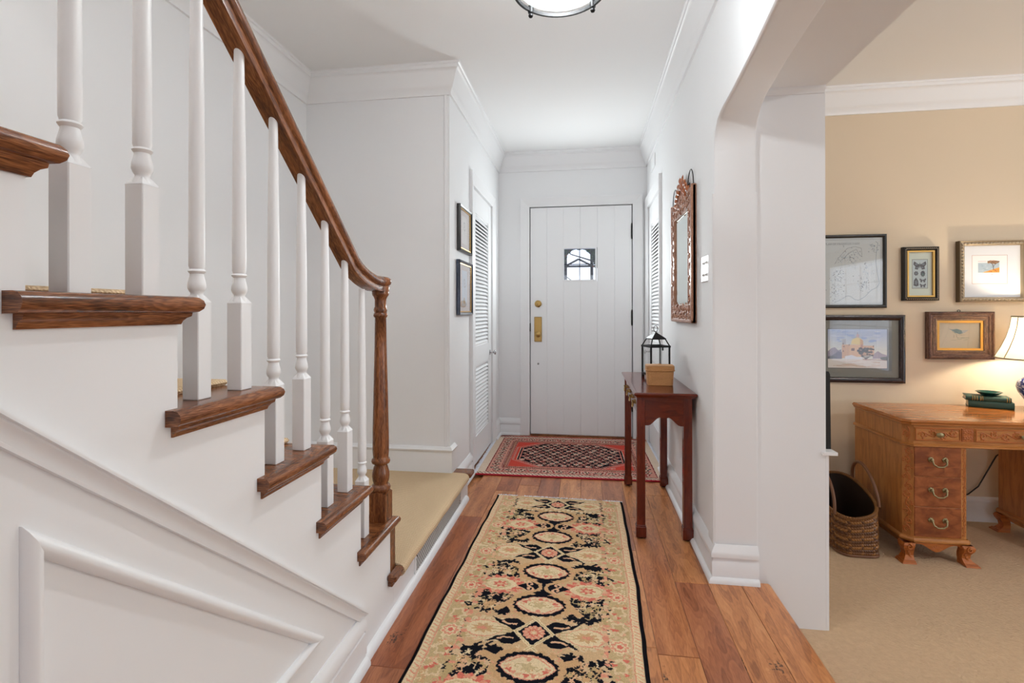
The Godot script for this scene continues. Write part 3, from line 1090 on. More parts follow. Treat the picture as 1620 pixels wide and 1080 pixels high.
func church_image() -> Image:
	var W := 506
	var H := 366
	var im := Image.create(W, H, false, Image.FORMAT_RGB8)
	var r := RandomNumberGenerator.new()
	r.seed = 8
	im.fill(c8(118, 120, 112))
	var x0 := 92.0
	var x1 := 438.0
	var y0 := 58.0
	var y1 := 306.0
	im.fill_rect(Rect2i(int(x0) - 3, int(y0) - 3, int(x1 - x0) + 6, int(y1 - y0) + 6), c8(40, 40, 44))
	for y in range(int(y0), int(y1)):
		var k := (y - y0) / (y1 - y0)
		im.fill_rect(Rect2i(int(x0), y, int(x1 - x0), 1), c8(168, 186, 220).lerp(c8(226, 226, 214), clampf(k * 1.7, 0, 1)))
	for i in 40: blob(im, r.randf_range(x0 + 30, x1 - 30), r.randf_range(y0 + 8, y0 + 80), r.randf_range(10, 28), r.randf_range(3, 8), [c8(150, 174, 214), c8(196, 206, 226), c8(176, 190, 218)][i % 3])
	var X := func(p: float, q: float) -> Vector2: return Vector2(x0 + (p - 97.0) / 845.0 * (x1 - x0), y0 + (q - 265.0) / 565.0 * (y1 - y0))
	# hills
	fill(im, PackedVector2Array([X.call(97, 590), X.call(150, 545), X.call(200, 530), X.call(245, 575), X.call(290, 560), X.call(300, 690), X.call(97, 690)]), c8(150, 140, 160))
	fill(im, PackedVector2Array([X.call(170, 640), X.call(250, 590), X.call(300, 600), X.call(300, 700), X.call(97, 700), X.call(97, 660)]), c8(112, 110, 132))
	fill(im, PackedVector2Array([X.call(740, 640), X.call(810, 580), X.call(870, 620), X.call(942, 640), X.call(942, 700), X.call(740, 700)]), c8(170, 154, 166))
	# ground
	fill(im, PackedVector2Array([X.call(97, 700), X.call(942, 690), X.call(942, 829), X.call(97, 829)]), c8(228, 222, 214))
	for i in 26:
		var p: Vector2 = X.call(r.randf_range(110, 760), r.randf_range(705, 815))
		stroke(im, [p, p + Vector2(r.randf_range(30, 80), r.randf_range(-3, 3))], 2.4, [c8(214, 182, 156), c8(198, 170, 150), c8(238, 232, 226)][i % 3])
	# church
	fill(im, PackedVector2Array([X.call(300, 490), X.call(420, 490), X.call(420, 500), X.call(760, 505), X.call(760, 640), X.call(300, 690)]), c8(214, 174, 138))
	fill(im, PackedVector2Array([X.call(305, 410), X.call(360, 410), X.call(360, 485), X.call(305, 485)]), c8(176, 180, 190))
	fill(im, PackedVector2Array([X.call(400, 490), X.call(600, 490), X.call(600, 660), X.call(400, 670)]), c8(226, 188, 148))
	fill(im, PackedVector2Array([X.call(430, 485), X.call(440, 430), X.call(470, 400), X.call(520, 385), X.call(570, 400), X.call(600, 430), X.call(608, 490)]), c8(232, 212, 140))
	fill(im, PackedVector2Array([X.call(560, 400), X.call(600, 425), X.call(608, 490), X.call(560, 490)]), c8(206, 160, 104))
	fill(im, PackedVector2Array([X.call(505, 385), X.call(508, 345), X.call(525, 330), X.call(548, 350), X.call(550, 388)]), c8(204, 176, 180))
	stroke(im, [X.call(525, 332), X.call(525, 308)], 1.8, c8(110, 90, 96))
	fill(im, PackedVector2Array([X.call(435, 545), X.call(480, 540), X.call(480, 580), X.call(435, 580)]), c8(92, 62, 52))
	for q in [[320, 585], [330, 520], [320, 480], [405, 495], [750, 510]]: blob(im, (X.call(q[0], q[1]) as Vector2).x, (X.call(q[0], q[1]) as Vector2).y, 3, 5, c8(110, 76, 60))
	fill(im, PackedVector2Array([X.call(565, 490), X.call(600, 490), X.call(600, 660), X.call(565, 660)]), c8(186, 128, 100))
	# white house and gable
	fill(im, PackedVector2Array([X.call(340, 690), X.call(340, 660), X.call(440, 640), X.call(520, 670), X.call(600, 675), X.call(600, 702), X.call(340, 700)]), c8(230, 232, 238))
	# tree
	for i in 34: blob(im, (X.call(r.randf_range(540, 750), 0) as Vector2).x, (X.call(0, 545 + absf(r.randfn()) * 42.0) as Vector2).y, r.randf_range(5, 11), r.randf_range(4, 8), [c8(50, 42, 26), c8(72, 60, 34), c8(36, 32, 24)][i % 3], 5, 0.15)
	for i in 10: stroke(im, [X.call(640, 705), X.call(570 + i * 20, 630)], 1.6, c8(48, 38, 32))
	fill(im, PackedVector2Array([X.call(850, 670), X.call(942, 660), X.call(942, 722), X.call(850, 700)]), c8(86, 84, 58))
	stroke(im, [X.call(600, 702), X.call(942, 715)], 3.0, c8(150, 92, 64))
	fill(im, PackedVector2Array([X.call(100, 670), X.call(190, 655), X.call(230, 690), X.call(100, 696)]), c8(72, 84, 96))
	return im


func bird_image() -> Image:
	var W := 256
	var H := 184
	var im := Image.create(W, H, false, Image.FORMAT_RGB8)
	im.fill(c8(212, 206, 190))
	var r := RandomNumberGenerator.new()
	r.seed = 4
	var s := func(p: float, q: float) -> Vector2: return Vector2(14 + (p - 325.0) / 790.0 * 228.0, 14 + (q - 305.0) / 515.0 * 156.0)
	fill(im, PackedVector2Array([s.call(530, 425), s.call(590, 445), s.call(690, 430), s.call(780, 460), s.call(800, 520), s.call(740, 535), s.call(670, 515), s.call(600, 470)]), c8(92, 138, 156))
	fill(im, PackedVector2Array([s.call(770, 460), s.call(910, 450), s.call(850, 500), s.call(800, 525)]), c8(178, 190, 200))
	for i in 14:
		var p: Vector2 = s.call(r.randf_range(620, 770), r.randf_range(445, 510))
		stroke(im, [p, p + Vector2(8, 3)], 2.0, [c8(70, 116, 140), c8(126, 164, 176), c8(96, 146, 150)][i % 3])
	stroke(im, [s.call(600, 480), s.call(690, 550), s.call(840, 555)], 1.4, c8(110, 112, 104))
	stroke(im, [s.call(632, 540), s.call(630, 605)], 1.6, c8(110, 100, 88))
	stroke(im, [s.call(675, 550), s.call(690, 605)], 1.6, c8(110, 100, 88))
	for i in 12:
		var p: Vector2 = s.call(r.randf_range(520, 860), r.randf_range(600, 665))
		stroke(im, [p, p + Vector2(r.randf_range(8, 26), r.randf_range(-2, 2))], 1.8, c8(164, 172, 156))
	return im


func shell_image(k: int) -> Image:
	var W := 160
	var H := 150 if k == 0 else 180
	var im := Image.create(W, H, false, Image.FORMAT_RGB8)
	im.fill(c8(196, 180, 178))
	im.fill_rect(Rect2i(44, 24, 72, H - 48), c8(216, 210, 208) if k == 0 else c8(196, 206, 222))
	var ink := c8(120, 108, 112)
	stroke(im, curl(80, H * 0.38, 20, 0.4, 1.3), 2.4, ink)
	stroke(im, [Vector2(80, H * 0.3), Vector2(84, H * 0.62)], 2.0, ink)
	if k == 1: blob(im, 76, H * 0.76, 12, 12, c8(164, 146, 130), 7, 0.12)
	return im


# ---------------------------------------------------------------- scene

func _ready() -> void:
	rng.seed = 7
	# camera
	var cam := Camera3D.new()
	cam.name = "camera"
	cam.projection = Camera3D.PROJECTION_FRUSTUM
	cam.near = 0.05
	cam.far = 200.0
	cam.size = 0.05 * 1080.0 / 790.0
	cam.frustum_offset = Vector2(0, -48.1 / 790.0 * 0.05)
	cam.position = V(0, 1.11, 0)
	cam.rotation_degrees = V(0.03, 8.37, -0.10)
	add_child(cam)
	cam.current = true
	# sky and exposure
	var env := Environment.new()
	var sky := Sky.new()
	var sm := ProceduralSkyMaterial.new()
	sm.sky_top_color = c8(150, 178, 222)
	sm.sky_horizon_color = c8(234, 238, 244)
	sm.ground_horizon_color = c8(214, 218, 226)
	sm.ground_bottom_color = c8(190, 194, 202)
	sm.sun_angle_max = 1.0
	sky.sky_material = sm
	env.background_mode = Environment.BG_SKY
	env.sky = sky
	env.background_energy_multiplier = SKY
	env.tonemap_mode = Environment.TONE_MAPPER_LINEAR
	env.tonemap_exposure = EXPO
	env.sdfgi_enabled = true
	env.ssao_enabled = true
	env.ssil_enabled = true
	var we := WorldEnvironment.new()
	we.name = "world"
	we.environment = env
	add_child(we)
	# area lights at unseen windows and the front door, set to light the rooms
	window_light("unseen_window_rear", V(5.18, 1.05, 3.6), PI / 2, Vector2(2.1, 1.95), UNSEEN_F, c8(226, 238, 255))  # window out of view, lights the rear of the living room
	window_light("unseen_window_side", V(5.18, 1.05, -0.6), PI / 2, Vector2(2.1, 1.9), UNSEEN_S, c8(240, 250, 253))  # window out of view, lights the living room from the side
	window_light("added_hall_fill", V(0.1, 1.25, 6.98), 0.0, Vector2(2.5, 2.0), HALL_FILL, c8(246, 249, 255))  # added fill from far behind, brightens what faces the camera
	window_light("door_window_boost", V(-0.05, 1.527, BACK + 0.006), PI, Vector2(0.27, 0.27), DOOR_BOOST, c8(244, 252, 253))  # boosted beyond what the small window gives, evens out the hall
	make_materials()
	build_shell()
	build_arch()
	build_trim()
	build_floor()
	build_front_door()
	build_louver_doors()
	build_stairs()
	build_railing()
	build_rugs()
	build_lantern_lamp()
	build_added_lamps()
	build_console()
	build_mirror()
	build_wall_things()
	build_desk()
	build_desk_things()
	build_pictures()
	build_basket()
	build_outside()


const SKY := 2.0
const EXPO := 1.0
const UNSEEN_F := 2.0
const UNSEEN_S := 3.5
const DOOR_BOOST := 1.35
const HALL_FILL := 2.8
const PEND := 0.45


func window_light(nm: String, at: Vector3, turn: float, size: Vector2, energy: float, c: Color) -> void:
	var l := AreaLight3D.new()
	l.name = nm
	l.area_size = size
	l.position = at
	l.rotation.y = turn
	l.light_energy = energy
	l.light_color = c
	l.area_range = 14.0
	l.shadow_enabled = true
	add_child(l)


func omni(nm: String, at: Vector3, energy: float, c: Color, size := 0.03) -> OmniLight3D:
	var l := OmniLight3D.new()
	l.name = nm
	l.position = at
	l.light_energy = energy
	l.light_color = c
	l.omni_range = 16.0
	l.omni_attenuation = 2.0
	l.light_size = size
	l.shadow_enabled = true
	add_child(l)
	return l


# wall along z or x with rectangular openings [[from, to, bottom, top], ...]; «ax» 2: runs along z, thickness in x
func wall_with(ax: int, lo: float, hi: float, t0: float, t1: float, y0: float, y1: float, holes: Array) -> MB:
	var b := MB.new()
	var cuts := [lo, hi]
	for h in holes: cuts.append_array([h[0], h[1]])
	cuts.sort()
	for i in cuts.size() - 1:
		if cuts[i + 1] - cuts[i] < 1e-5: continue
		var m: float = (cuts[i] + cuts[i + 1]) / 2
		var bands := [[y0, y1]]
		for h in holes:
			if m > h[0] and m < h[1]: bands = [[y0, h[2]], [h[3], y1]]
		for q in bands:
			if q[1] - q[0] < 1e-5: continue
			if ax == 2: b.box(V(t0, q[0], cuts[i]), V(t1, q[1], cuts[i + 1]))
			else: b.box(V(cuts[i], q[0], t0), V(cuts[i + 1], q[1], t1))
	return b


func build_shell() -> void:
	var w: Material = M.wall
	struct("wall_back", wall_with(0, WL - 0.15, WR + 0.16, BACK - 0.14, BACK, -0.02, CEIL, [[-0.496, 0.408, -0.02, 2.044]]), w)
	struct("wall_left", wall_with(2, BACK, -2.81, WL - 0.12, WL, 0.0, CEIL, [[-4.13, -3.405, -0.01, 1.99]]), w)
	struct("wall_stair_back", MB.new().box(V(STW, 0, -2.93), V(WL - 0.12, CEIL, -2.81)), w)
	struct("wall_stair_left", MB.new().box(V(STW - 0.12, 0, -2.93), V(STW, 3.9, 1.0)), w)
	struct("wall_right", wall_with(2, BACK, -2.17, WR, 0.69, LOW, CEIL, [[-4.37, -3.70, -0.01, 1.99]]), w)
	struct("wall_closet_left", MB.new().box(V(WL - 0.72, 0, -4.2), V(WL - 0.68, CEIL, -3.3)).box(V(WL - 0.7, 0, -4.24), V(WL - 0.12, CEIL, -4.2)).box(V(WL - 0.7, 0, -3.34), V(WL - 0.12, CEIL, -3.3)), w)
	struct("wall_closet_right", MB.new().box(V(1.28, LOW, BACK), V(1.32, CEIL, TAN - 0.02)).box(V(0.69, LOW, BACK - 0.04), V(1.3, CEIL, BACK)), w)
	struct("wall_living_back", MB.new().box(V(0.69, LOW, TAN - 0.12), V(5.3, CEIL, TAN)), M.tan)
	struct("wall_living_right", wall_with(2, TAN, 7.12, 5.2, 5.32, LOW, CEIL, [[-1.7, 0.5, 0.05, 2.05], [2.5, 4.7, 0.0, 2.05]]), M.tan)
	struct("wall_unseen_front", wall_with(0, -3.1, 5.32, 7.0, 7.12, LOW, CEIL, [[-1.2, 1.4, 0.2, 2.3]]), w)  # unseen rear room, its window added to send light down the hall
	struct("wall_right_rear", MB.new().box(V(WR, LOW, -0.03), V(0.69, CEIL, 1.2)), w)
	struct("wall_unseen_left", MB.new().box(V(-3.1, 0, 1.0), V(STW, CEIL, 1.1)).box(V(-3.1, 0, 1.1), V(-3.0, CEIL, 7.0)), w)  # out of view, side of the rear room opened up for light
	# the short white wall past the arch, and the low beam it carries
	struct("wall_end", MB.new().box(V(0.69, LOW, -2.31), V(0.966, 2.022, -2.195)).box(V(0.966, LOW, -2.31), V(0.978, 0.5235, -2.195), 0.001), w)
	struct("ceiling_beam", MB.new().box(V(0.69, 2.022, -2.31), V(0.966, CEIL, 1.2), 0.003), w)
	# ceiling, open over the stairs
	var c := MB.new()
	c.box(V(-0.74, CEIL, -4.6), V(5.32, CEIL + 0.1, 7.12)).box(V(STW - 0.12, CEIL, -4.6), V(-0.74, CEIL + 0.1, -0.9)).box(V(-3.1, CEIL, 0.9), V(-0.74, CEIL + 0.1, 7.12))
	c.box(V(STW - 0.12, 3.8, -1.1), V(-0.6, 3.9, 1.1))
	struct("ceiling", c, M.ceiling)
	struct("wall_stair_upper", MB.new().box(V(-0.74, CEIL + 0.1, -1.0), V(-0.62, 3.9, 1.1)).box(V(STW, CEIL + 0.1, -1.0), V(-0.74, 3.9, -0.9)).box(V(STW, CEIL + 0.1, 0.9), V(-0.74, 3.9, 1.0)).box(V(STW, 0, 0.9), V(-0.72, CEIL, 1.0)), w)
	for k in 3:  # windows out of view, placed to let light in
		var fr := MB.new()
		var g := MB.new()
		if k == 0:
			window_grid(fr, g, 2, 2.5, 4.7, 0.0, 2.05, 5.26, 4, 5)
		elif k == 1:
			window_grid(fr, g, 2, -1.7, 0.5, 0.05, 2.05, 5.26, 4, 4)
		else:
			window_grid(fr, g, 0, -1.2, 1.4, 0.2, 2.3, 7.06, 4, 4)
		var o := struct("window_%d" % (k + 1), fr, M.trim)
		part(o, "pane", g, M.glass)


func window_grid(fr: MB, g: MB, ax: int, a0: float, a1: float, y0: float, y1: float, d: float, nx: int, ny: int) -> void:
	var bar := func(p0: float, p1: float, q0: float, q1: float, th: float) -> void:
		if ax == 0: fr.box(V(p0, q0, d - th), V(p1, q1, d + th))
		else: fr.box(V(d - th, q0, p0), V(d + th, q1, p1))
	bar.call(a0, a0 + 0.05, y0, y1, 0.03)
	bar.call(a1 - 0.05, a1, y0, y1, 0.03)
	bar.call(a0 + 0.05, a1 - 0.05, y0, y0 + 0.05, 0.03)
	bar.call(a0 + 0.05, a1 - 0.05, y1 - 0.05, y1, 0.03)
	for i in range(1, nx):
		var p := lerpf(a0, a1, float(i) / nx)
		bar.call(p - 0.012, p + 0.012, y0 + 0.05, y1 - 0.05, 0.012)
	for i in range(1, ny):
		var p := lerpf(y0, y1, float(i) / ny)
		bar.call(a0 + 0.05, a1 - 0.05, p - 0.012, p + 0.012, 0.010)
	if ax == 0: g.box(V(a0 + 0.05, y0 + 0.05, d - 0.002), V(a1 - 0.05, y1 - 0.05, d + 0.002))
	else: g.box(V(d - 0.002, y0 + 0.05, a0 + 0.05), V(d + 0.002, y1 - 0.05, a1 - 0.05))


func build_arch() -> void:
	# the curve of the arch on the hall side and on the far side (z, y), from the jamb up to the crown at z = -1.1
	var near := pv2([-2.1718, 1.597, -2.1718, 1.72, -2.169, 1.80, -2.158, 1.845, -2.125, 1.880, -2.08, 1.895, -2.03, 1.903, -1.924, 1.912, -1.829, 1.924, -1.688, 1.944, -1.497, 1.980, -1.3, 2.008, -1.1, 2.015])
	var far := pv2([-2.1718, 1.597, -2.1718, 1.72, -2.170, 1.785, -2.166, 1.835, -2.140, 1.878, -2.10, 1.912, -2.05, 1.938, -1.95, 1.956, -1.844, 1.974, -1.694, 1.991, -1.52, 2.007, -1.3, 2.016, -1.1, 2.018])
	var k := near.size()
	for i in range(k - 2, -1, -1):
		near.append(Vector2(-2.2 - near[i].x, near[i].y))
		far.append(Vector2(-2.2 - far[i].x, far[i].y))
	var b := MB.new()
	var g := []
	for i in near.size():
		var row := []
		# a plaster edge, slightly rounded on both sides
		var dn := Vector3(0, 0, 0)
		row.append(V(0.53, near[i].y + 0.006, near[i].x))
		row.append(V(0.535, near[i].y + 0.002, near[i].x))
		row.append(V(0.545, near[i].y, near[i].x))
		row.append(V(0.683, far[i].y, far[i].x))
		row.append(V(0.69, far[i].y + 0.005, far[i].x) + dn)
		g.append(row)
	b.grid(g, V(0.61, 1.0, -1.1))
	# turn the normals of the soffit inward to the opening
	for i in b.n.size(): b.n[i] = -b.n[i]
	for i in range(0, b.v.size(), 3):
		var t := b.v[i + 1]
		b.v[i + 1] = b.v[i + 2]
		b.v[i + 2] = t
		var q := b.n[i + 1]
		b.n[i + 1] = b.n[i + 2]
		b.n[i + 2] = q
	for i in near.size() - 1:
		for s in 2:
			var c: PackedVector2Array = near if s == 0 else far
			var xx := 0.53 if s == 0 else 0.69
			var dy := 0.006 if s == 0 else 0.005
			var dir := Vector3.LEFT if s == 0 else Vector3.RIGHT
			b.face([V(xx, c[i].y + dy, c[i].x), V(xx, c[i + 1].y + dy, c[i + 1].x), V(xx, CEIL, c[i + 1].x), V(xx, CEIL, c[i].x)], dir)
	for z in [-2.1718, -0.0282]:
		b.face([V(0.53, 1.597, z), V(0.69, 1.597, z), V(0.69, CEIL, z), V(0.53, CEIL, z)], V(0, 0, -1 if z < -1 else 1))
	struct("wall_arch", b, M.wall)
	# the slightly prouder pilasters below the spring of the arch
	struct("trim_pilaster", MB.new().box(V(0.522, 0.13, -2.25), V(0.696, 1.597, -2.1712), 0.0015).box(V(0.522, 0.13, -0.0288), V(0.696, 1.597, 0.05), 0.0015), M.wall)
	# thin crown on the short wall under the beam
	struct("trim_end_crown", MB.new().sweep(pv3([V(0.692, 1.996, -2.195), V(0.962, 1.996, -2.195)]), pv2([0, 0, 0.006, 0, 0.008, 0.008, 0.013, 0.012, 0.018, 0.020, 0.018, 0.026, 0, 0.026]), Vector3.UP), M.trim)


func build_trim() -> void:
	# crown moulding round the hall; outline from the wall outward
	var pr := pv2([0, -0.163, 0.012, -0.163, 0.013, -0.146, 0.017, -0.140, 0.019, -0.128, 0.024, -0.124, 0.030, -0.108, 0.043, -0.078, 0.054, -0.046, 0.061, -0.034, 0.069, -0.032, 0.070, -0.014, 0.077, -0.010, 0.078, 0, 0, 0])
	var path := pv3([V(STW, CEIL, 0.9), V(STW, CEIL, -2.81), V(WL, CEIL, -2.81), V(WL, CEIL, BACK), V(WR, CEIL, BACK), V(WR, CEIL, 1.2)])
	struct("trim_crown_hall", MB.new().sweep(path, pr, Vector3.UP), M.trim)
	struct("trim_crown_living", MB.new().sweep(pv3([V(0.69, CEIL, TAN), V(5.2, CEIL, TAN), V(5.2, CEIL, 7.0)]), pr, Vector3.UP), M.trim)
	# baseboards: base, cap and shoe
	var bp := pv2([0, 0, 0.034, 0, 0.033, 0.012, 0.026, 0.020, 0.018, 0.022, 0.018, 0.084, 0.014, 0.088, 0.014, 0.098, 0.022, 0.102, 0.022, 0.116, 0.019, 0.124, 0.010, 0.140, 0.003, 0.150, 0, 0.150])
	struct("baseboard_right", MB.new().sweep(pv3([V(WR, 0, -3.615), V(WR, 0, -2.164), V(0.694, 0, -2.164)]), bp, Vector3.UP), M.trim)
	struct("baseboard_back", MB.new().sweep(pv3([V(WL, 0, BACK), V(-0.58, 0, BACK)]), bp, Vector3.UP), M.trim)
	struct("baseboard_left", MB.new().sweep(pv3([V(WL, 0, -4.215), V(WL, 0, BACK)]), bp, Vector3.UP).sweep(pv3([V(WL, 0, -2.905), V(WL, 0, -3.32)]), bp, Vector3.UP), M.trim)
	struct("baseboard_landing", MB.new().sweep(pv3([V(STW, 0.155, -1.75), V(STW, 0.155, -2.81), V(WL, 0.155, -2.81), V(WL, 0.155, -2.905)]), pv2([0, 0, 0.016, 0, 0.014, 0.142, 0.020, 0.146, 0.021, 0.156, 0.013, 0.160, 0.010, 0.168, 0.003, 0.172, 0, 0.172]), Vector3.UP), M.trim)
	struct("baseboard_living", MB.new().sweep(pv3([V(0.69, LOW, TAN), V(5.2, LOW, TAN)]), pv2([0, 0, 0.018, 0, 0.018, 0.118, 0.022, 0.124, 0.020, 0.134, 0.010, 0.146, 0, 0.150]), Vector3.UP), M.trim)
	# flat strip down the outer corner by the landing
	struct("trim_corner", MB.new().box(V(WL - 0.030, 0.326, -2.812), V(WL - 0.012, 2.37, -2.803), 0.002), M.trim)
	# frames of the two closet doors and the front door
	var cas := pv2([0, 0, 0.085, 0, 0.085, 0.020, 0.074, 0.022, 0.066, 0.016, 0.012, 0.012, 0.006, 0.008, 0, 0.008])
	door_casing("trim_closet_left", [V(WL, 0, -3.405), V(WL, 1.99, -3.405), V(WL, 1.99, -4.13), V(WL, 0, -4.13)], Vector3.RIGHT, cas)
	door_casing("trim_closet_right", [V(WR, 0, -3.70), V(WR, 1.99, -3.70), V(WR, 1.99, -4.365), V(WR, 0, -4.365)], Vector3.LEFT, cas)
	door_casing("trim_front_door", [V(-0.496, 0, BACK), V(-0.496, 2.044, BACK), V(0.408, 2.044, BACK), V(0.408, 0, BACK)], Vector3.BACK, cas)


# profile x: away from the opening, y: away from the wall
func door_casing(nm: String, pts: Array, out: Vector3, cas: PackedVector2Array) -> void:
	var t: Vector3 = (pts[1] - pts[0]).normalized()
	var side := t.cross(out).normalized()
	var inner: Vector3 = pts[2] - pts[1]
	var flip := -1.0 if side.dot(inner) > 0 else 1.0
	struct(nm, MB.new().sweep(pv3(pts), cas, out, false, true, false, true, flip), M.trim)


func build_floor() -> void:
	var floor_node := struct("floor", MB.new().box(V(STW, -0.12, -4.6), V(0.735, -0.018, 2.6)), M.plank_end)
	var wd := 0.1305
	var x0 := -0.684
	for c in 10:
		var xa := x0 + c * wd
		var z := BACK + 0.002
		var first := rng.randf_range(0.25, 1.0)
		var joints := []
		if c == 0: joints = [-4.2, -3.3, -2.645, -1.487, -0.5]
		elif c == 1: joints = [-3.9, -3.05, -2.3, -1.0]
		elif c == 7: joints = [-3.6, -2.75, -1.668, -0.7]
		elif c == 8: joints = [-4.0, -3.1, -2.125, -0.9]
		else:
			var q := BACK + first
			while q < 2.4:
				joints.append(q)
				q += rng.randf_range(0.6, 1.25)
		joints.append(2.6)
		var ji := 0
		for j in joints:
			if j > 2.5 and z > 1.8: pass
			var b := MB.new()
			b.off = Vector2(rng.randf() * 1.2, rng.randf() * 0.3)
			b.grain = 2
			plank(b, xa + 0.0004, xa + wd - 0.0004, z + 0.0004, minf(j, 2.6) - 0.0004)
			var kind := rng.randi() % 3
			if c == 0 and ji == 3: kind = 3
			elif rng.randf() < 0.10: kind = 3
			part(floor_node, "plank", b, M["plank_%d" % kind])
			z = j
			ji += 1
	# boards at the step down, with a rounded edge, in three lengths
	var zs := [-2.163, -1.15, 0.2, 2.6]
	for i in 3:
		var b := MB.new()
		b.off = Vector2(rng.randf(), rng.randf())
		b.sweep(pv3([V(0.6215, 0, zs[i] + 0.0005), V(0.6215, 0, zs[i + 1] - 0.0005)]), pv2([-0.122, -0.024, -0.116, -0.026, 0, -0.026, 0, 0, -0.112, 0, -0.120, -0.005, -0.1235, -0.014]), Vector3.UP)
		part(floor_node, "step_nosing", b, M.plank_2)
	struct("floor_step", MB.new().box(V(0.70, LOW, -2.19), V(0.734, -0.024, 2.6)), M.trim)
	struct("floor_living", MB.new().box(V(0.69, LOW - 0.1, TAN - 0.05), V(5.3, LOW, 7.1)), M.carpet_low)
	struct("floor_unseen_rear", MB.new().box(V(-3.1, -0.12, 2.6), V(0.735, 0, 7.1)).box(V(-3.1, -0.12, 1.0), V(STW, 0, 2.6)).box(V(STW, -0.018, 1.0), V(-0.684, 0, 2.6)), M.plank_1)  # out of view, floor of the rear room opened up for light
	# oak threshold
	solo("threshold", MB.new().box(V(-0.49, -0.001, BACK - 0.12), V(0.402, 0.013, BACK + 0.012), 0.004), M.oak, "worn brown wooden threshold strip under the white plank front door", "threshold")


func plank(b: MB, xa: float, xb: float, za: float, zb: float) -> void:
	var e := 0.0016
	var t := [V(xa + e, 0, za + e), V(xb - e, 0, za + e), V(xb - e, 0, zb - e), V(xa + e, 0, zb - e)]
	var m := [V(xa, -e, za), V(xb, -e, za), V(xb, -e, zb), V(xa, -e, zb)]
	var l := [V(xa, -0.019, za), V(xb, -0.019, za), V(xb, -0.019, zb), V(xa, -0.019, zb)]
	b.face(t, Vector3.UP)
	var dirs := [V(0, 0, -1), V(1, 0, 0), V(0, 0, 1), V(-1, 0, 0)]
	for i in 4:
		var k := (i + 1) % 4
		b.face([t[i], t[k], m[k], m[i]], dirs[i] + Vector3.UP)
		b.face([m[i], m[k], l[k], l[i]], dirs[i])


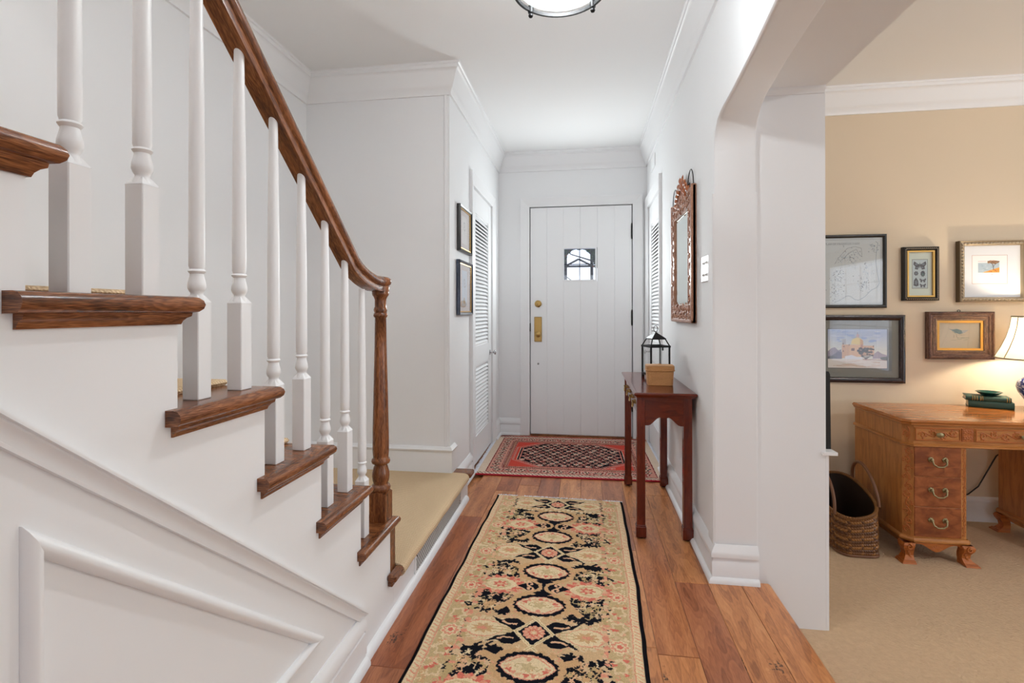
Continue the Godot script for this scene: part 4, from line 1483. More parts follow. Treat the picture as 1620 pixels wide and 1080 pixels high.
func build_front_door() -> void:
	var d := Node3D.new()
	d.name = "door_1"
	d.set_meta("kind", "structure")
	d.position = V(0, 0, BACK)
	add_child(d)
	var z0 := -0.052
	var z1 := -0.004
	var w := 0.889 / 6.0
	var X0 := -0.4885
	for i in 6:
		var a := X0 + i * w
		var rows := [[0.014, 2.036]]
		if i == 2 or i == 3: rows = [[0.014, 1.376], [1.678, 2.036]]
		for r in rows:
			var b := MB.new()
			var e := 0.003
			b.prism(pv2([a, z0, a + w, z0, a + w, z1 - e, a + w - e, z1, a + e, z1, a, z1 - e]), r[0], r[1], 0, 2)
			part(d, "plank", b, M.trim)
	# little window
	var f := MB.new()
	for q in [[-0.2015, -0.188, 1.376, 1.678], [0.087, 0.1005, 1.376, 1.678], [-0.188, 0.087, 1.376, 1.389], [-0.188, 0.087, 1.665, 1.678]]:
		f.box(V(q[0], q[2], z0), V(q[1], q[3], z1 + 0.004), 0.001)
	var wf := part(d, "window_frame", f, M.trim)
	part(wf, "muntin", MB.new().box(V(-0.0535, 1.389, -0.032), V(-0.0475, 1.665, -0.020)).box(V(-0.188, 1.524, -0.032), V(0.087, 1.530, -0.020)), M.iron)
	for i in 2:
		for j in 2:
			var px := -0.188 + i * 0.1405
			var py := 1.389 + j * 0.141
			part(wf, "pane", MB.new().box(V(px, py, -0.028), V(px + 0.1345, py + 0.135, -0.025)), M.glass)
	for y in [1.805, 1.05, 0.30]:
		var h := part(d, "hinge", MB.new().lathe(pv2([0, -0.066, 0.006, -0.066, 0.0075, -0.05, 0.0075, 0.05, 0.006, 0.066, 0, 0.066]), 10, V(0.4015, y, 0.004)), M.black_metal)
		part(h, "finial", MB.new().lathe(pv2([0, -0.006, 0.005, 0, 0.003, 0.006, 0, 0.008]), 8, V(0.4015, y + 0.068, 0.004)), M.black_metal)
	var rot := Transform3D(Basis(Vector3.RIGHT, PI / 2), V(-0.4195, 1.177, 0))
	var db := MB.new()
	db.x = rot
	db.lathe(pv2([0.031, -0.004, 0.031, 0.006, 0.027, 0.012, 0.018, 0.015, 0.017, 0.020, 0, 0.021]), 24)
	var lock := part(d, "deadbolt", db, M.brass)
	part(lock, "keyhole", MB.new().box(V(-0.421, 1.166, 0.0195), V(-0.418, 1.180, 0.0222)), M.gap_shade)  # dark piece standing in for the shade in the hole
	var pl := MB.new().box(V(-0.4545, 0.838, -0.004), V(-0.3865, 1.060, 0.006), 0.003).box(V(-0.4485, 0.845, 0.005), V(-0.3925, 1.053, 0.009), 0.002)
	var plate := part(d, "handle_plate", pl, M.brass)
	var kn := MB.new()
	kn.x = Transform3D(Basis(Vector3.RIGHT, PI / 2), V(-0.418, 0.905, 0))
	kn.lathe(pv2([0.014, 0.008, 0.010, 0.016, 0.010, 0.034, 0.020, 0.040, 0.026, 0.050, 0.025, 0.060, 0.016, 0.067, 0, 0.069]), 20)
	part(plate, "knob", kn, M.brass)
	for s in [[-0.4475, 1.047], [-0.3935, 1.047], [-0.4475, 0.851], [-0.3935, 0.851]]:
		var sc := MB.new()
		sc.x = Transform3D(Basis(Vector3.RIGHT, PI / 2), V(s[0], s[1], 0))
		part(plate, "screw", sc.lathe(pv2([0.004, 0.006, 0.003, 0.0105, 0, 0.011]), 8), M.old_brass)
	var ph := MB.new()
	ph.x = Transform3D(Basis(Vector3.RIGHT, PI / 2), V(-0.4195, 0.640, 0))
	part(d, "bolt_cap", ph.lathe(pv2([0.009, -0.004, 0.009, 0.001, 0.006, 0.003, 0, 0.003]), 12), M.grey_metal)
	part(d, "strike", MB.new().box(V(-0.4955, 0.93, -0.012), V(-0.4885, 1.005, 0.003), 0.001), M.black_metal)
	struct("trim_door_jamb", MB.new().box(V(-0.4955, 0.0135, BACK - 0.12), V(-0.472, 2.0435, BACK - 0.0535)).box(V(0.384, 0.0135, BACK - 0.12), V(0.4075, 2.0435, BACK - 0.0535)).box(V(-0.472, 2.018, BACK - 0.12), V(0.384, 2.0435, BACK - 0.0535)).box(V(-0.472, 0.0135, BACK - 0.12), V(0.384, 0.022, BACK - 0.0535)), M.trim)


func build_louver_doors() -> void:
	for k in 2:
		var s := 1.0 if k == 0 else -1.0        # towards the hall
		var face_x := WL - 0.006 if k == 0 else WR + 0.006
		var za := -3.412 if k == 0 else -3.707
		var zb := -4.122 if k == 0 else -4.36
		var d := Node3D.new()
		d.name = "door_%d" % (k + 2)
		d.set_meta("kind", "structure")
		d.position = V(face_x, 0, 0)
		add_child(d)
		var st := 0.115
		var fr := MB.new()
		var X0 := minf(0.0, -s * 0.035)
		var X1 := maxf(0.0, -s * 0.035)
		fr.box(V(X0, 0.012, za - st), V(X1, 1.982, za), 0.002).box(V(X0, 0.012, zb), V(X1, 1.982, zb + st), 0.002)
		for q in [[0.012, 0.205], [0.712, 0.855], [1.822, 1.982]]:
			fr.box(V(X0, q[0], zb + st), V(X1, q[1], za - st), 0.0)
		for q in [[0.205, 0.712], [0.855, 1.822]]:
			# bead round each set of slats
			fr.box(V(X0 + 0.006, q[0], zb + st), V(X1 - 0.006, q[0] + 0.012, za - st)).box(V(X0 + 0.006, q[1] - 0.012, zb + st), V(X1 - 0.006, q[1], za - st))
		part(d, "door_frame", fr, M.trim)
		var sl := MB.new()
		sl.x = Transform3D(Basis(Vector3.BACK, s * -0.82), Vector3.ZERO)
		sl.box(V(-0.019, -0.0042, zb + st + 0.001), V(0.019, 0.0042, za - st - 0.001), 0.0015)
		var smesh := sl.mesh()
		for q in [[0.205, 0.712], [0.855, 1.822]]:
			var n := int(round((q[1] - q[0] - 0.02) / 0.0284))
			for i in n:
				var o := part(d, "slat", smesh, M.trim)
				o.position = V(-s * 0.0175, q[0] + 0.012 + (q[1] - q[0] - 0.024) * (i + 0.5) / n, 0)
		for y in [1.75, 0.29]:
			part(d, "hinge", MB.new().lathe(pv2([0, -0.048, 0.006, -0.048, 0.006, 0.048, 0, 0.048]), 8, V(s * 0.006, y, za + 0.003)), M.black_metal)
		var kb := MB.new()
		kb.x = Transform3D(Basis(Vector3.BACK, -s * PI / 2), V(0, 0.772, zb + 0.06))
		kb.lathe(pv2([0.022, 0, 0.022, 0.003, 0.010, 0.006, 0.007, 0.010, 0.007, 0.030, 0.016, 0.036, 0.020, 0.044, 0.016, 0.052, 0, 0.055]), 16)
		part(d, "knob", kb, M.nickel)
	# thin frame faces inside the closet openings
	struct("trim_closet_jamb", MB.new().box(V(WL - 0.11, 0, -3.4105), V(WL - 0.045, 1.988, -3.4075)).box(V(WL - 0.11, 0, -4.128), V(WL - 0.045, 1.988, -4.125)), M.trim)


# ---------------------------------------------------------------- stairs

func zr(k: int) -> float:          # riser below tread k
	return -1.722 + 0.2375 * (k - 2)


func ty(k: int) -> float:          # top of tread k
	return 0.172 + 0.1929 * (k - 1)


func build_stairs() -> void:
	var top := 9
	# side wall under the treads
	var poly := [-1.752, 0.0, 0.9, 0.0, 0.9, ty(top) + 0.16]
	for k in range(top, 1, -1):
		poly.append_array([zr(k + 1) if k < top else 0.9, ty(k) - 0.03, zr(k), ty(k) - 0.03])
	poly.append_array([zr(2), 0.145, -1.752, 0.145])
	var q := []
	for i in range(0, poly.size(), 2):
		if q.size() >= 2 and is_equal_approx(q[-2], poly[i]) and is_equal_approx(q[-1], poly[i + 1]): continue
		q.append_array([poly[i], poly[i + 1]])
	q[5] = ty(top) - 0.03
	var skirt := MB.new()
	skirt.x = Transform3D(Basis(), -V(SIDE, 0, -1.72))
	skirt.prism(pv2(q), SIDE - 0.05, SIDE, 2, 1)
	# raked chair rail, the baseboard and the moulded panel under it
	var m := 0.834
	var rail_top := V(SIDE, 0.155, -1.502)
	var dir := V(0, m, 1.0)
	var cr := pv2([0, -0.031, 0.010, -0.031, 0.010, -0.0265, 0.0055, -0.025, 0.006, -0.018, 0.009, -0.011, 0.0145, -0.007, 0.0145, -0.0045, 0.021, -0.004, 0.021, 0.0, 0.0, 0.0])
	struct("trim_chair_rail", MB.new().sweep(pv3([rail_top, rail_top + dir * 2.0]), cr, V(0, 1, -m).normalized(), false, true, false, true, flip_for(dir, V(0, 1, -m), Vector3.RIGHT)), M.trim)
	struct("trim_panel_end", MB.new().box(V(SIDE, 0.026, -1.5025), V(SIDE + 0.012, 0.13, -1.490), 0.002), M.trim)
	var bb := pv2([0, 0.0, 0.014, 0.0, 0.014, 0.098, 0.008, 0.102, 0.008, 0.108, 0.018, 0.114, 0.018, 0.134, 0.013, 0.146, 0.004, 0.158, 0, 0.158])
	struct("baseboard_stair", MB.new().sweep(pv3([V(SIDE, 0, 0.9), V(SIDE, 0, -1.488)]), bb, Vector3.UP), M.trim)
	struct("baseboard_shoe", MB.new().sweep(pv3([V(SIDE, 0, -1.4905), V(SIDE, 0, -2.872)]), pv2([0, 0, 0.021, 0, 0.021, 0.010, 0.016, 0.021, 0.006, 0.027, 0, 0.028]), Vector3.UP).sweep(pv3([V(SIDE + 0.012, 0, 0.9), V(SIDE + 0.012, 0, -1.4885)]), pv2([0, 0, 0.019, 0, 0.019, 0.010, 0.014, 0.021, 0.006, 0.026, 0, 0.027]), Vector3.UP), M.trim)
	var pm := pv2([-0.012, 0, 0.012, 0, 0.012, 0.006, 0.006, 0.014, -0.002, 0.015, -0.008, 0.010, -0.012, 0.004])
	struct("trim_panel", MB.new().sweep(pv3([V(SIDE, 0.817, -0.539), V(SIDE, 0.250, -1.220), V(SIDE, 0.250, -0.539)]), pm, Vector3.RIGHT, true), M.trim)
	# the staircase itself
	var st := thing("staircase", "staircase with white risers, dark brown treads, white balusters and a dark oak handrail", "staircase", V(SIDE, 0, -1.72))
	var P := st.position
	stairs = st
	part(st, "side_panel", skirt, M.wall)
	for k in range(2, top + 1):
		var y := ty(k)
		var z0 := zr(k)
		var z1 := zr(k + 1)
		var b := MB.new()
		b.off = Vector2(k * 0.37, k * 0.21)
		var th := 0.028
		# nosing round the front edge and along the open side, mitred at the corner
		var outl := pv2([0, -th])
		for i in 7:
			var a := -PI / 2 + PI * i / 6.0
			outl.append(Vector2(0.016 + 0.014 * cos(a), -th / 2 + 0.014 * sin(a)))
		outl.append(Vector2(0, 0))
		var path := pv3([V(STW + 0.002, y, z0), V(SIDE, y, z0), V(SIDE, y, z1 + 0.026)])
		b.sweep(path_rel(path, P), outl, Vector3.UP, false, true, false, true, flip_for(V(1, 0, 0), Vector3.UP, V(0, 0, -1)))
		b.box(V(STW + 0.002, y - th, z0) - P, V(SIDE, y, z1 - 0.0005) - P, 0.0, 0)
		part(st, "tread", b, M.oak)
		var cv := MB.new()
		cv.off = Vector2(k * 0.53, k * 0.11)
		var cp := pv2([0, -th - 0.020, 0.004, -th - 0.020, 0.006, -th - 0.014, 0.010, -th - 0.009, 0.015, -th - 0.006, 0.016, -th, 0, -th])
		cv.sweep(path_rel(pv3([V(STW + 0.002, y, z0), V(SIDE, y, z0), V(SIDE, y, z1 + 0.014)]), P), cp, Vector3.UP, false, true, false, true, flip_for(V(1, 0, 0), Vector3.UP, V(0, 0, -1)))
		part(st, "cove_moulding", cv, M.oak)
		if k > 2: part(st, "riser", MB.new().box(V(STW + 0.002, y - 0.1929, z0 + 0.0005) - P, V(SIDE - 0.0505, y - 0.0285, z0 + 0.016) - P), M.trim)
	part(st, "riser", MB.new().box(V(STW + 0.002, 0.150, -1.768) - P, V(SIDE + 0.001, ty(2) - 0.0285, -1.7225) - P, 0.001, 1), M.oak, "dark wooden bottom riser")
	# carpet laid up the flight
	for k in range(2, top + 1):
		var b := MB.new()
		b.box(V(-1.56, ty(k), zr(k) - 0.026) - P, V(-0.805, ty(k) + 0.013, zr(k + 1) - 0.013) - P, 0.006)
		if k < top: b.box(V(-1.56, ty(k) + 0.012, zr(k + 1) - 0.013) - P, V(-0.805, ty(k + 1) - 0.052, zr(k + 1)) - P, 0.005)
		part(st, "carpet_piece", b, M.berber, "tan looped stair carpet")
	# landing: platform and its carpet that folds over the hall edge
	struct("floor_landing", MB.new().box(V(STW, 0, -2.93), V(SIDE - 0.002, 0.155, -1.7685)).box(V(WL, 0, -2.872), V(SIDE, 0.132, -1.7525)), M.trim)
	var g := []
	var zs := []
	for i in 36: zs.append(lerpf(-2.808, -1.770, i / 35.0))
	for z in zs:
		var row := []
		var wob := 0.0012 * sin(z * 31.0)
		for p in [[STW + 0.004, 0.157], [STW + 0.004, 0.178], [-1.3, 0.179], [-1.0, 0.178], [-0.75, 0.179], [-0.70, 0.178], [-0.685, 0.176], [-0.673, 0.170], [-0.666, 0.161], [-0.6635, 0.151], [-0.666, 0.141], [-0.674, 0.133], [-0.688, 0.128], [-0.7015, 0.128]]:
			row.append(V(p[0] + wob * (1 if p[0] > -0.69 else 0), p[1], z) - V(-1.15, 0.155, -2.29))
		g.append(row)
	var cb := MB.new().grid(g, V(0, 0, 0.0))
	for e in 2:
		var row: Array = g[0 if e == 0 else g.size() - 1]
		for i in range(1, row.size() - 2):
			cb.face([row[0], row[i], row[i + 1]], V(0, 0, -1 if e == 0 else 1))
		cb.face([row[5], row[row.size() - 2], row[row.size() - 1]], V(0, 0, -1 if e == 0 else 1))
	var lc := thing("landing_carpet", "beige looped carpet covering the low landing at the foot of the stairs", "carpet", V(-1.15, 0.155, -2.29))
	part(lc, "carpet", cb, M.berber)
	# bits of wooden nosing at both ends of the carpet
	for e in 2:
		var b := MB.new()
		b.off = Vector2(0.3 + e * 0.4, 0.1)
		var za := -1.690 if e == 0 else -2.812
		var zb := -1.770 if e == 0 else -2.905
		var at := V(SIDE, 0.155, (za + zb) / 2)
		var o := thing("nosing_block", ["short dark wooden nosing block at the near end of the landing, under the newel", "short dark wooden nosing block at the far end of the landing, by the closet door"][e], "nosing", at, 0.0, "")
		if e == 0:
			b.box(V(SIDE, 0.145, zb) - at, V(SIDE + 0.034, 0.172, za) - at, 0.006, 2)
			b.box(V(SIDE, 0.127, zb) - at, V(SIDE + 0.018, 0.145, za - 0.008) - at, 0.003, 2)
		else:
			b.box(V(WL + 0.002, 0.147, zb) - at, V(SIDE + 0.045, 0.175, za - 0.001) - at, 0.006, 0)
		part(o, "wood", b, M.oak)
	# grille of slanting bars in the landing's face
	var gr := thing("floor_grille", "grey metal lattice grille in the white riser below the landing carpet", "grille", V(SIDE, 0.03, -2.36))
	var gp := gr.position
	part(gr, "backing", MB.new().box(V(SIDE, 0.030, -2.74) - gp, V(SIDE + 0.001, 0.118, -1.99) - gp), M.gap_shade)  # dark sheet standing in for the shade behind the lattice
	var lat := MB.new()
	var pitch := 0.0180
	var n := int(0.75 / pitch)
	for i in n:
		for s in [-1.0, 1.0]:
			var zc := -2.74 + (i + 0.5) * pitch
			lat.x = Transform3D(Basis(Vector3.RIGHT, s * 0.72), V(0.0022 + 0.0004 * s, 0.044, zc - gp.z))
			lat.bx(0, 0, 0, 0.0016, 0.112, 0.0052)
	lat.x = Transform3D()
	var lt := part(gr, "lattice", lat, M.grille)
	lt.set_meta("kind", "stuff")
	var fm := MB.new()
	for qd in [[-2.752, -2.738, 0.026, 0.124], [-1.992, -1.976, 0.026, 0.124], [-2.738, -1.992, 0.026, 0.030], [-2.738, -1.992, 0.117, 0.124]]:
		fm.box(V(SIDE, qd[2], qd[0]) - gp, V(SIDE + 0.005, qd[3], qd[1]) - gp, 0.001)
	part(gr, "frame", fm, M.trim)


func path_rel(p: PackedVector3Array, o: Vector3) -> PackedVector3Array:
	var r := PackedVector3Array()
	for q in p: r.append(q - o)
	return r


# +1 or -1 so that the x of a swept outline points to «want»
func flip_for(t: Vector3, up: Vector3, want: Vector3) -> float:
	return 1.0 if t.cross(up).dot(want) > 0 else -1.0


const BX := -0.736          # line of the balusters


func rail_y(z: float) -> float:      # underside of the handrail
	return 1.657 + 0.85 * (z + 0.984)


func build_railing() -> void:
	var rl := stairs
	var P := rl.position
	# white balusters, two on a tread
	var idx := 0
	for i in range(-3, 7):
		var z := -0.858 - 0.1187 * i
		var k := 5 - int(floor(i / 2.0))
		if i == 6: k = 2
		var y0 := ty(k)
		var yt := rail_y(z) + 0.018
		if i == 6: yt = 1.185
		var b := MB.new()
		var h := 0.017
		b.box(V(BX - h, y0, z - h) - P, V(BX + h, y0 + 0.186, z + h) - P, 0.0015)
		# chamfered shoulders
		var a := y0 + 0.186
		for s in 4:
			var d: Vector3 = [V(1, 0, 0), V(0, 0, 1), V(-1, 0, 0), V(0, 0, -1)][s]
			var e := Vector3.UP.cross(d)
			b.face([V(BX, a - 0.001, z) + d * h + e * h - P, V(BX, a - 0.001, z) + d * h - e * h - P, V(BX, a + 0.012, z) + d * 0.009 - e * 0.009 - P, V(BX, a + 0.012, z) + d * 0.009 + e * 0.009 - P], d + Vector3.UP)
		b.lathe(pv2([0.0165, a - 0.002, 0.0150, a + 0.004, 0.0112, a + 0.012, 0.0105, a + 0.016, 0.0135, a + 0.021, 0.0158, a + 0.027, 0.0152, a + 0.035, 0.0125, a + 0.046, 0.0112, a + 0.053, 0.0135, a + 0.055, 0.0152, a + 0.058, 0.0135, a + 0.061, 0.0118, a + 0.062, 0.0138, a + 0.068, 0.0140, a + 0.10, 0.0130, lerpf(a, yt, 0.55), 0.0098, yt]), 20, V(BX, 0, z) - P)
		part(rl, "baluster", b, M.trim)
		idx += 1
	# newel
	var nz := -1.703
	var nx := -0.727
	var nb := MB.new()
	nb.box(V(nx - 0.031, ty(2), nz - 0.031) - P, V(nx + 0.031, ty(2) + 0.098, nz + 0.031) - P, 0.002, 1)
	var a2 := ty(2) + 0.098
	# scooped shoulders
	for s in 4:
		var d: Vector3 = [V(1, 0, 0), V(0, 0, 1), V(-1, 0, 0), V(0, 0, -1)][s]
		var e := Vector3.UP.cross(d)
		for j in 6:
			var u0 := -1.0 + j / 3.0
			var u1 := -1.0 + (j + 1) / 3.0
			var h0 := a2 - 0.002 + 0.010 * (1.0 - u0 * u0)
			var h1 := a2 - 0.002 + 0.010 * (1.0 - u1 * u1)
			nb.face([V(nx, a2 - 0.004, nz) + d * 0.031 + e * 0.031 * u0 - P, V(nx, a2 - 0.004, nz) + d * 0.031 + e * 0.031 * u1 - P, V(nx, h1, nz) + d * 0.031 + e * 0.031 * u1 - P, V(nx, h0, nz) + d * 0.031 + e * 0.031 * u0 - P], d)
			nb.face([V(nx, h0, nz) + d * 0.031 + e * 0.031 * u0 - P, V(nx, h1, nz) + d * 0.031 + e * 0.031 * u1 - P, V(nx, a2 + 0.010, nz) - P], Vector3.UP)
	var t := [0.028, a2 + 0.006, 0.033, a2 + 0.012, 0.035, a2 + 0.020, 0.031, a2 + 0.028, 0.026, a2 + 0.031]
	t.append_array([0.0255, a2 + 0.034, 0.029, a2 + 0.045, 0.031, a2 + 0.060, 0.030, a2 + 0.074, 0.025, a2 + 0.092, 0.022, a2 + 0.100, 0.025, a2 + 0.103])
	t.append_array([0.031, a2 + 0.106, 0.0335, a2 + 0.113, 0.031, a2 + 0.121, 0.027, a2 + 0.125, 0.0275, a2 + 0.132, 0.029, a2 + 0.15, 0.0285, a2 + 0.22, 0.0255, a2 + 0.36, 0.0215, a2 + 0.52, 0.0200, a2 + 0.625])
	t.append_array([0.0235, a2 + 0.628, 0.0255, a2 + 0.634, 0.0235, a2 + 0.641, 0.0215, a2 + 0.643, 0.0240, a2 + 0.652, 0.0225, a2 + 0.660, 0.0205, a2 + 0.664, 0.0205, a2 + 0.690, 0.0235, a2 + 0.698, 0.029, a2 + 0.706, 0.030, a2 + 0.716, 0.026, a2 + 0.724, 0.026, a2 + 0.730])
	nb.lathe(pv2(t), 28, V(nx, 0, nz) - P)
	part(rl, "newel_post", nb, M.oak)
	# handrail: eased to a level cap over the newel
	var pr := pv2([-0.022, 0.0, 0.022, 0.0, 0.0235, 0.016, 0.021, 0.020, 0.028, 0.026, 0.0295, 0.034, 0.0275, 0.043, 0.020, 0.050, 0.010, 0.0535, -0.010, 0.0535, -0.020, 0.050, -0.0275, 0.043, -0.0295, 0.034, -0.028, 0.026, -0.021, 0.020, -0.0235, 0.016])
	var path := []
	var level := 1.182
	var zz := 0.9
	while zz > -1.475:
		path.append(V(BX, rail_y(zz), zz) - P)
		zz -= 0.06 if zz > -1.3 else 0.03
	var s0 := Vector2(-1.475, rail_y(-1.475))
	var s1 := Vector2(-1.545, level + 0.012)
	var s2 := Vector2(-1.640, level)
	for i in range(1, 13):
		var u := i / 12.0
		var c := s0 * (1 - u) * (1 - u) + s1 * 2 * u * (1 - u) + s2 * u * u
		path.append(V(lerpf(BX, nx, u), c.y, c.x) - P)
	path.append(V(nx, level, -1.695) - P)
	part(rl, "handrail", MB.new().sweep(pv3(path), pr, Vector3.UP, false, true, true), M.oak)
	var cap := MB.new().lathe(pv2([0.0, level - 0.001, 0.031, level - 0.001, 0.0325, level + 0.015, 0.030, level + 0.020, 0.0365, level + 0.026, 0.039, level + 0.035, 0.0365, level + 0.044, 0.028, level + 0.050, 0.012, level + 0.0535, 0, level + 0.0535]), 28, V(nx, 0, nz) - P)
	part(rl, "rail_cap", cap, M.oak)


# ---------------------------------------------------------------- rugs

func build_rugs() -> void:
	var rm := printed("runner_print", runner_image(), 0.96)
	rm.metallic_specular = 0.1
	bumped(rm, M.carpet_low.heightmap_texture, 0.0)
	rm.heightmap_enabled = false
	var W := 0.725
	var L := 2.5
	var at := V(-0.158, 0.0, -2.945)
	var r := thing("runner_rug", "long cream runner rug with black, pink and gold palmettes on the plank floor", "rug", at, 0.0)
	r.rotation.y = -0.018
	var g := []
	var ns := 90
	var ed := fn(77, 3.0, 2)
	for i in ns + 1:
		var z := L * i / ns
		var row := []
		var wl := 0.006 * ed.get_noise_2d(z, 0.0)
		var wr := 0.006 * ed.get_noise_2d(z, 50.0) + 0.016 * sin(clampf(z / 1.6, 0, 1) * PI)
		for j in 17:
			var u := j / 16.0
			var h := 0.011 + 0.0006 * ed.get_noise_2d(z * 6.0, u * 5.0)
			row.append(V(lerpf(-W / 2 + wl, W / 2 + wr, u), h, z))
		g.append(row)
	var b := MB.new().grid(g, Vector3.UP, true, Vector2.ONE)
	for i in b.t.size(): b.t[i] = Vector2(b.t[i].y, b.t[i].x)
	part(r, "pile", b, rm)
	for e in 2:
		var sel := MB.new()
		var p := PackedVector3Array()
		for i in ns + 1:
			var q: Vector3 = g[i][0 if e == 0 else 16]
			p.append(V(q.x, 0.0062, q.z))
		sel.tube(p, 0.0050, 6)
		part(r, "binding", sel, M.binding_black, "black overcast side edge")
	part(r, "backing", MB.new().box(V(-W / 2 + 0.004, 0.0004, 0.002), V(W / 2 - 0.002, 0.008, L - 0.002)), M.strip_2)
	fringe(r, V(-W / 2, 0, 0), V(1, 0, 0), W, V(0, 0, -1), 0.036, 240, [[0.0, 0.16], [0.21, 0.80], [0.86, 1.0]])
	var rg := printed("rug_print", rug_image(), 0.95)
	rg.metallic_specular = 0.1
	var W2 := 1.27
	var L2 := 1.04
	var r2 := thing("oriental_rug", "red and navy oriental rug with a fringed edge before the front door", "rug", V(-0.115, 0, -3.852), 0.018)
	var g2 := []
	for i in 21:
		var row := []
		for j in 25: row.append(V(lerpf(-W2 / 2, W2 / 2, j / 24.0), 0.0085 + 0.0008 * ed.get_noise_2d(i * 0.9, j * 0.8), lerpf(-L2 / 2, L2 / 2, i / 20.0)))
		g2.append(row)
	var b2 := MB.new().grid(g2, Vector3.UP, true, Vector2.ONE)
	for i in b2.t.size(): b2.t[i] = Vector2(b2.t[i].y, b2.t[i].x)
	part(r2, "pile", b2, rg)
	part(r2, "backing", MB.new().box(V(-W2 / 2 + 0.002, 0.0004, -L2 / 2 + 0.002), V(W2 / 2 - 0.002, 0.0072, L2 / 2 - 0.002)), M.strip_2)
	flat("rug_red", c8(176, 24, 44), 0.9)
	for e in [-1, 1]:
		part(r2, "binding", MB.new().tube(pv3([V(-W2 / 2, 0.0055, e * L2 / 2), V(0, 0.0055, e * L2 / 2), V(W2 / 2, 0.0055, e * L2 / 2)]), 0.0052, 6), M.rug_red, "red overcast edge")
	fringe(r2, V(-W2 / 2, 0, -L2 / 2), V(0, 0, 1), L2, V(-1, 0, 0), 0.034, 190, [[0.02, 0.98]])
	fringe(r2, V(W2 / 2, 0, -L2 / 2), V(0, 0, 1), L2, V(1, 0, 0), 0.034, 190, [[0.02, 0.98]])


func fringe(r: Node3D, at: Vector3, along: Vector3, length: float, out: Vector3, l: float, n: int, spans: Array) -> void:
	var b := MB.new()
	for i in n:
		var u := (i + 0.5) / n
		var ok := false
		for s in spans:
			if u >= s[0] and u <= s[1]: ok = true
		if not ok: continue
		var p := at + along * (u * length)
		var q := p + out * l * rng.randf_range(0.6, 1.0) + along * rng.randf_range(-0.012, 0.012)
		var m := (p + q) / 2 + along * rng.randf_range(-0.004, 0.004)
		b.tube(pv3([p + V(0, 0.007, 0), m + V(0, 0.0052, 0), q + V(0, 0.0028, 0)]), 0.0032, 4, 0.0022)
	var o := part(r, "fringe", b, M.fringe)
	o.set_meta("kind", "stuff")


# ---------------------------------------------------------------- lamps

func build_lantern_lamp() -> void:
	var c := V(-0.0696, 2.02, -1.41)
	var o := thing("ceiling_lantern", "dark bronze and glass lantern hanging from the hall ceiling", "ceiling lamp", c)
	var R := 0.131
	part(o, "canopy", MB.new().lathe(pv2([0, 0.47, 0.03, 0.472, 0.055, 0.487, 0.062, 0.505, 0, 0.505]), 24), M.black_metal)
	part(o, "stem", MB.new().lathe(pv2([0, 0.25, 0.012, 0.25, 0.007, 0.262, 0.007, 0.47, 0, 0.47]), 12), M.black_metal)
	for y in [0.0, 0.235]:
		var ring := PackedVector3Array()
		for i in 56: ring.append(V(R * cos(TAU * i / 56.0), y, R * sin(TAU * i / 56.0)))
		part(o, "ring", MB.new().sweep(ring, pv2([-0.0035, -0.005, 0.0035, -0.005, 0.0035, 0.005, -0.0035, 0.005]), Vector3.UP, true, true, true), M.black_metal)
	for i in 4:
		var a := PI / 4 + i * PI / 2
		var p := V(R * cos(a), 0, R * sin(a))
		var f := part(o, "upright", MB.new().lathe(pv2([0, -0.008, 0.008, -0.008, 0.009, 0.0, 0.008, 0.012, 0.0035, 0.016, 0.0035, 0.235, 0, 0.24]), 10, p), M.black_metal)
		part(f, "finial", MB.new().lathe(pv2([0.0, -0.0225, 0.005, -0.0215, 0.0075, -0.017, 0.0062, -0.0125, 0.003, -0.0105, 0.003, -0.007, 0, -0.007]), 12, p), M.black_metal)
		part(f, "arm", MB.new().tube(pv3([p + V(0, 0.235, 0), p * 0.6 + V(0, 0.27, 0), V(0, 0.256, 0)]), 0.003, 6), M.black_metal)
	part(o, "glass_drum", MB.new().lathe(pv2([0.119, 0.004, 0.119, 0.225]), 40).lathe(pv2([0.1165, 0.225, 0.1165, 0.004]), 40), M.glass)
	part(o, "lamp_holder", MB.new().lathe(pv2([0, 0.155, 0.013, 0.155, 0.014, 0.20, 0.006, 0.21, 0.006, 0.25, 0, 0.25]), 12), M.black_metal)
	part(o, "bulb", MB.new().lathe(pv2([0, 0.072, 0.016, 0.078, 0.026, 0.094, 0.027, 0.110, 0.018, 0.134, 0.012, 0.155, 0, 0.157]), 18), M.bulb)
	omni("lantern_light", c + V(0, 0.108, 0), PEND, c8(245, 251, 253), 0.025)


func build_added_lamps() -> void:
	# added fill: round glass lamps on the ceilings behind the camera, in the living room and above the stairs
	for q in [[V(-0.08, CEIL, 0.75), ADDED_LAMP_A, "added round opal fill lamp on the hall ceiling behind the camera"], [V(2.9, CEIL, -1.1), ADDED_LAMP_B, "added round opal fill lamp on the living room ceiling"], [V(-1.2, 3.8, 0.0), ADDED_LAMP_C, "added round opal fill lamp high above the stairs"], [V(-0.4, CEIL, 4.2), ADDED_LAMP_D, "added round opal fill lamp on the ceiling of the rear room"]]:
		var at: Vector3 = q[0]
		var o := thing("added_flush_lamp", q[2], "ceiling lamp", at, 0.0, "added flush ceiling lamps")
		part(o, "base", MB.new().lathe(pv2([0, -0.03, 0.10, -0.03, 0.11, -0.02, 0.11, 0, 0, 0]), 24), M.nickel)
		part(o, "bulb", MB.new().lathe(pv2([0, -0.12, 0.05, -0.115, 0.085, -0.09, 0.10, -0.055, 0.095, -0.03, 0, -0.03]), 24), M.bulb)
		omni("added_flush_lamp_light", at + V(0, -0.075, 0), q[1], c8(252, 251, 250), 0.04)


const ADDED_LAMP_A := 0.05  # strengths of the added ceiling lamps
const ADDED_LAMP_B := 1.1
const ADDED_LAMP_C := 0.8
const ADDED_LAMP_D := 0.2


# ---------------------------------------------------------------- console table and what stands on it

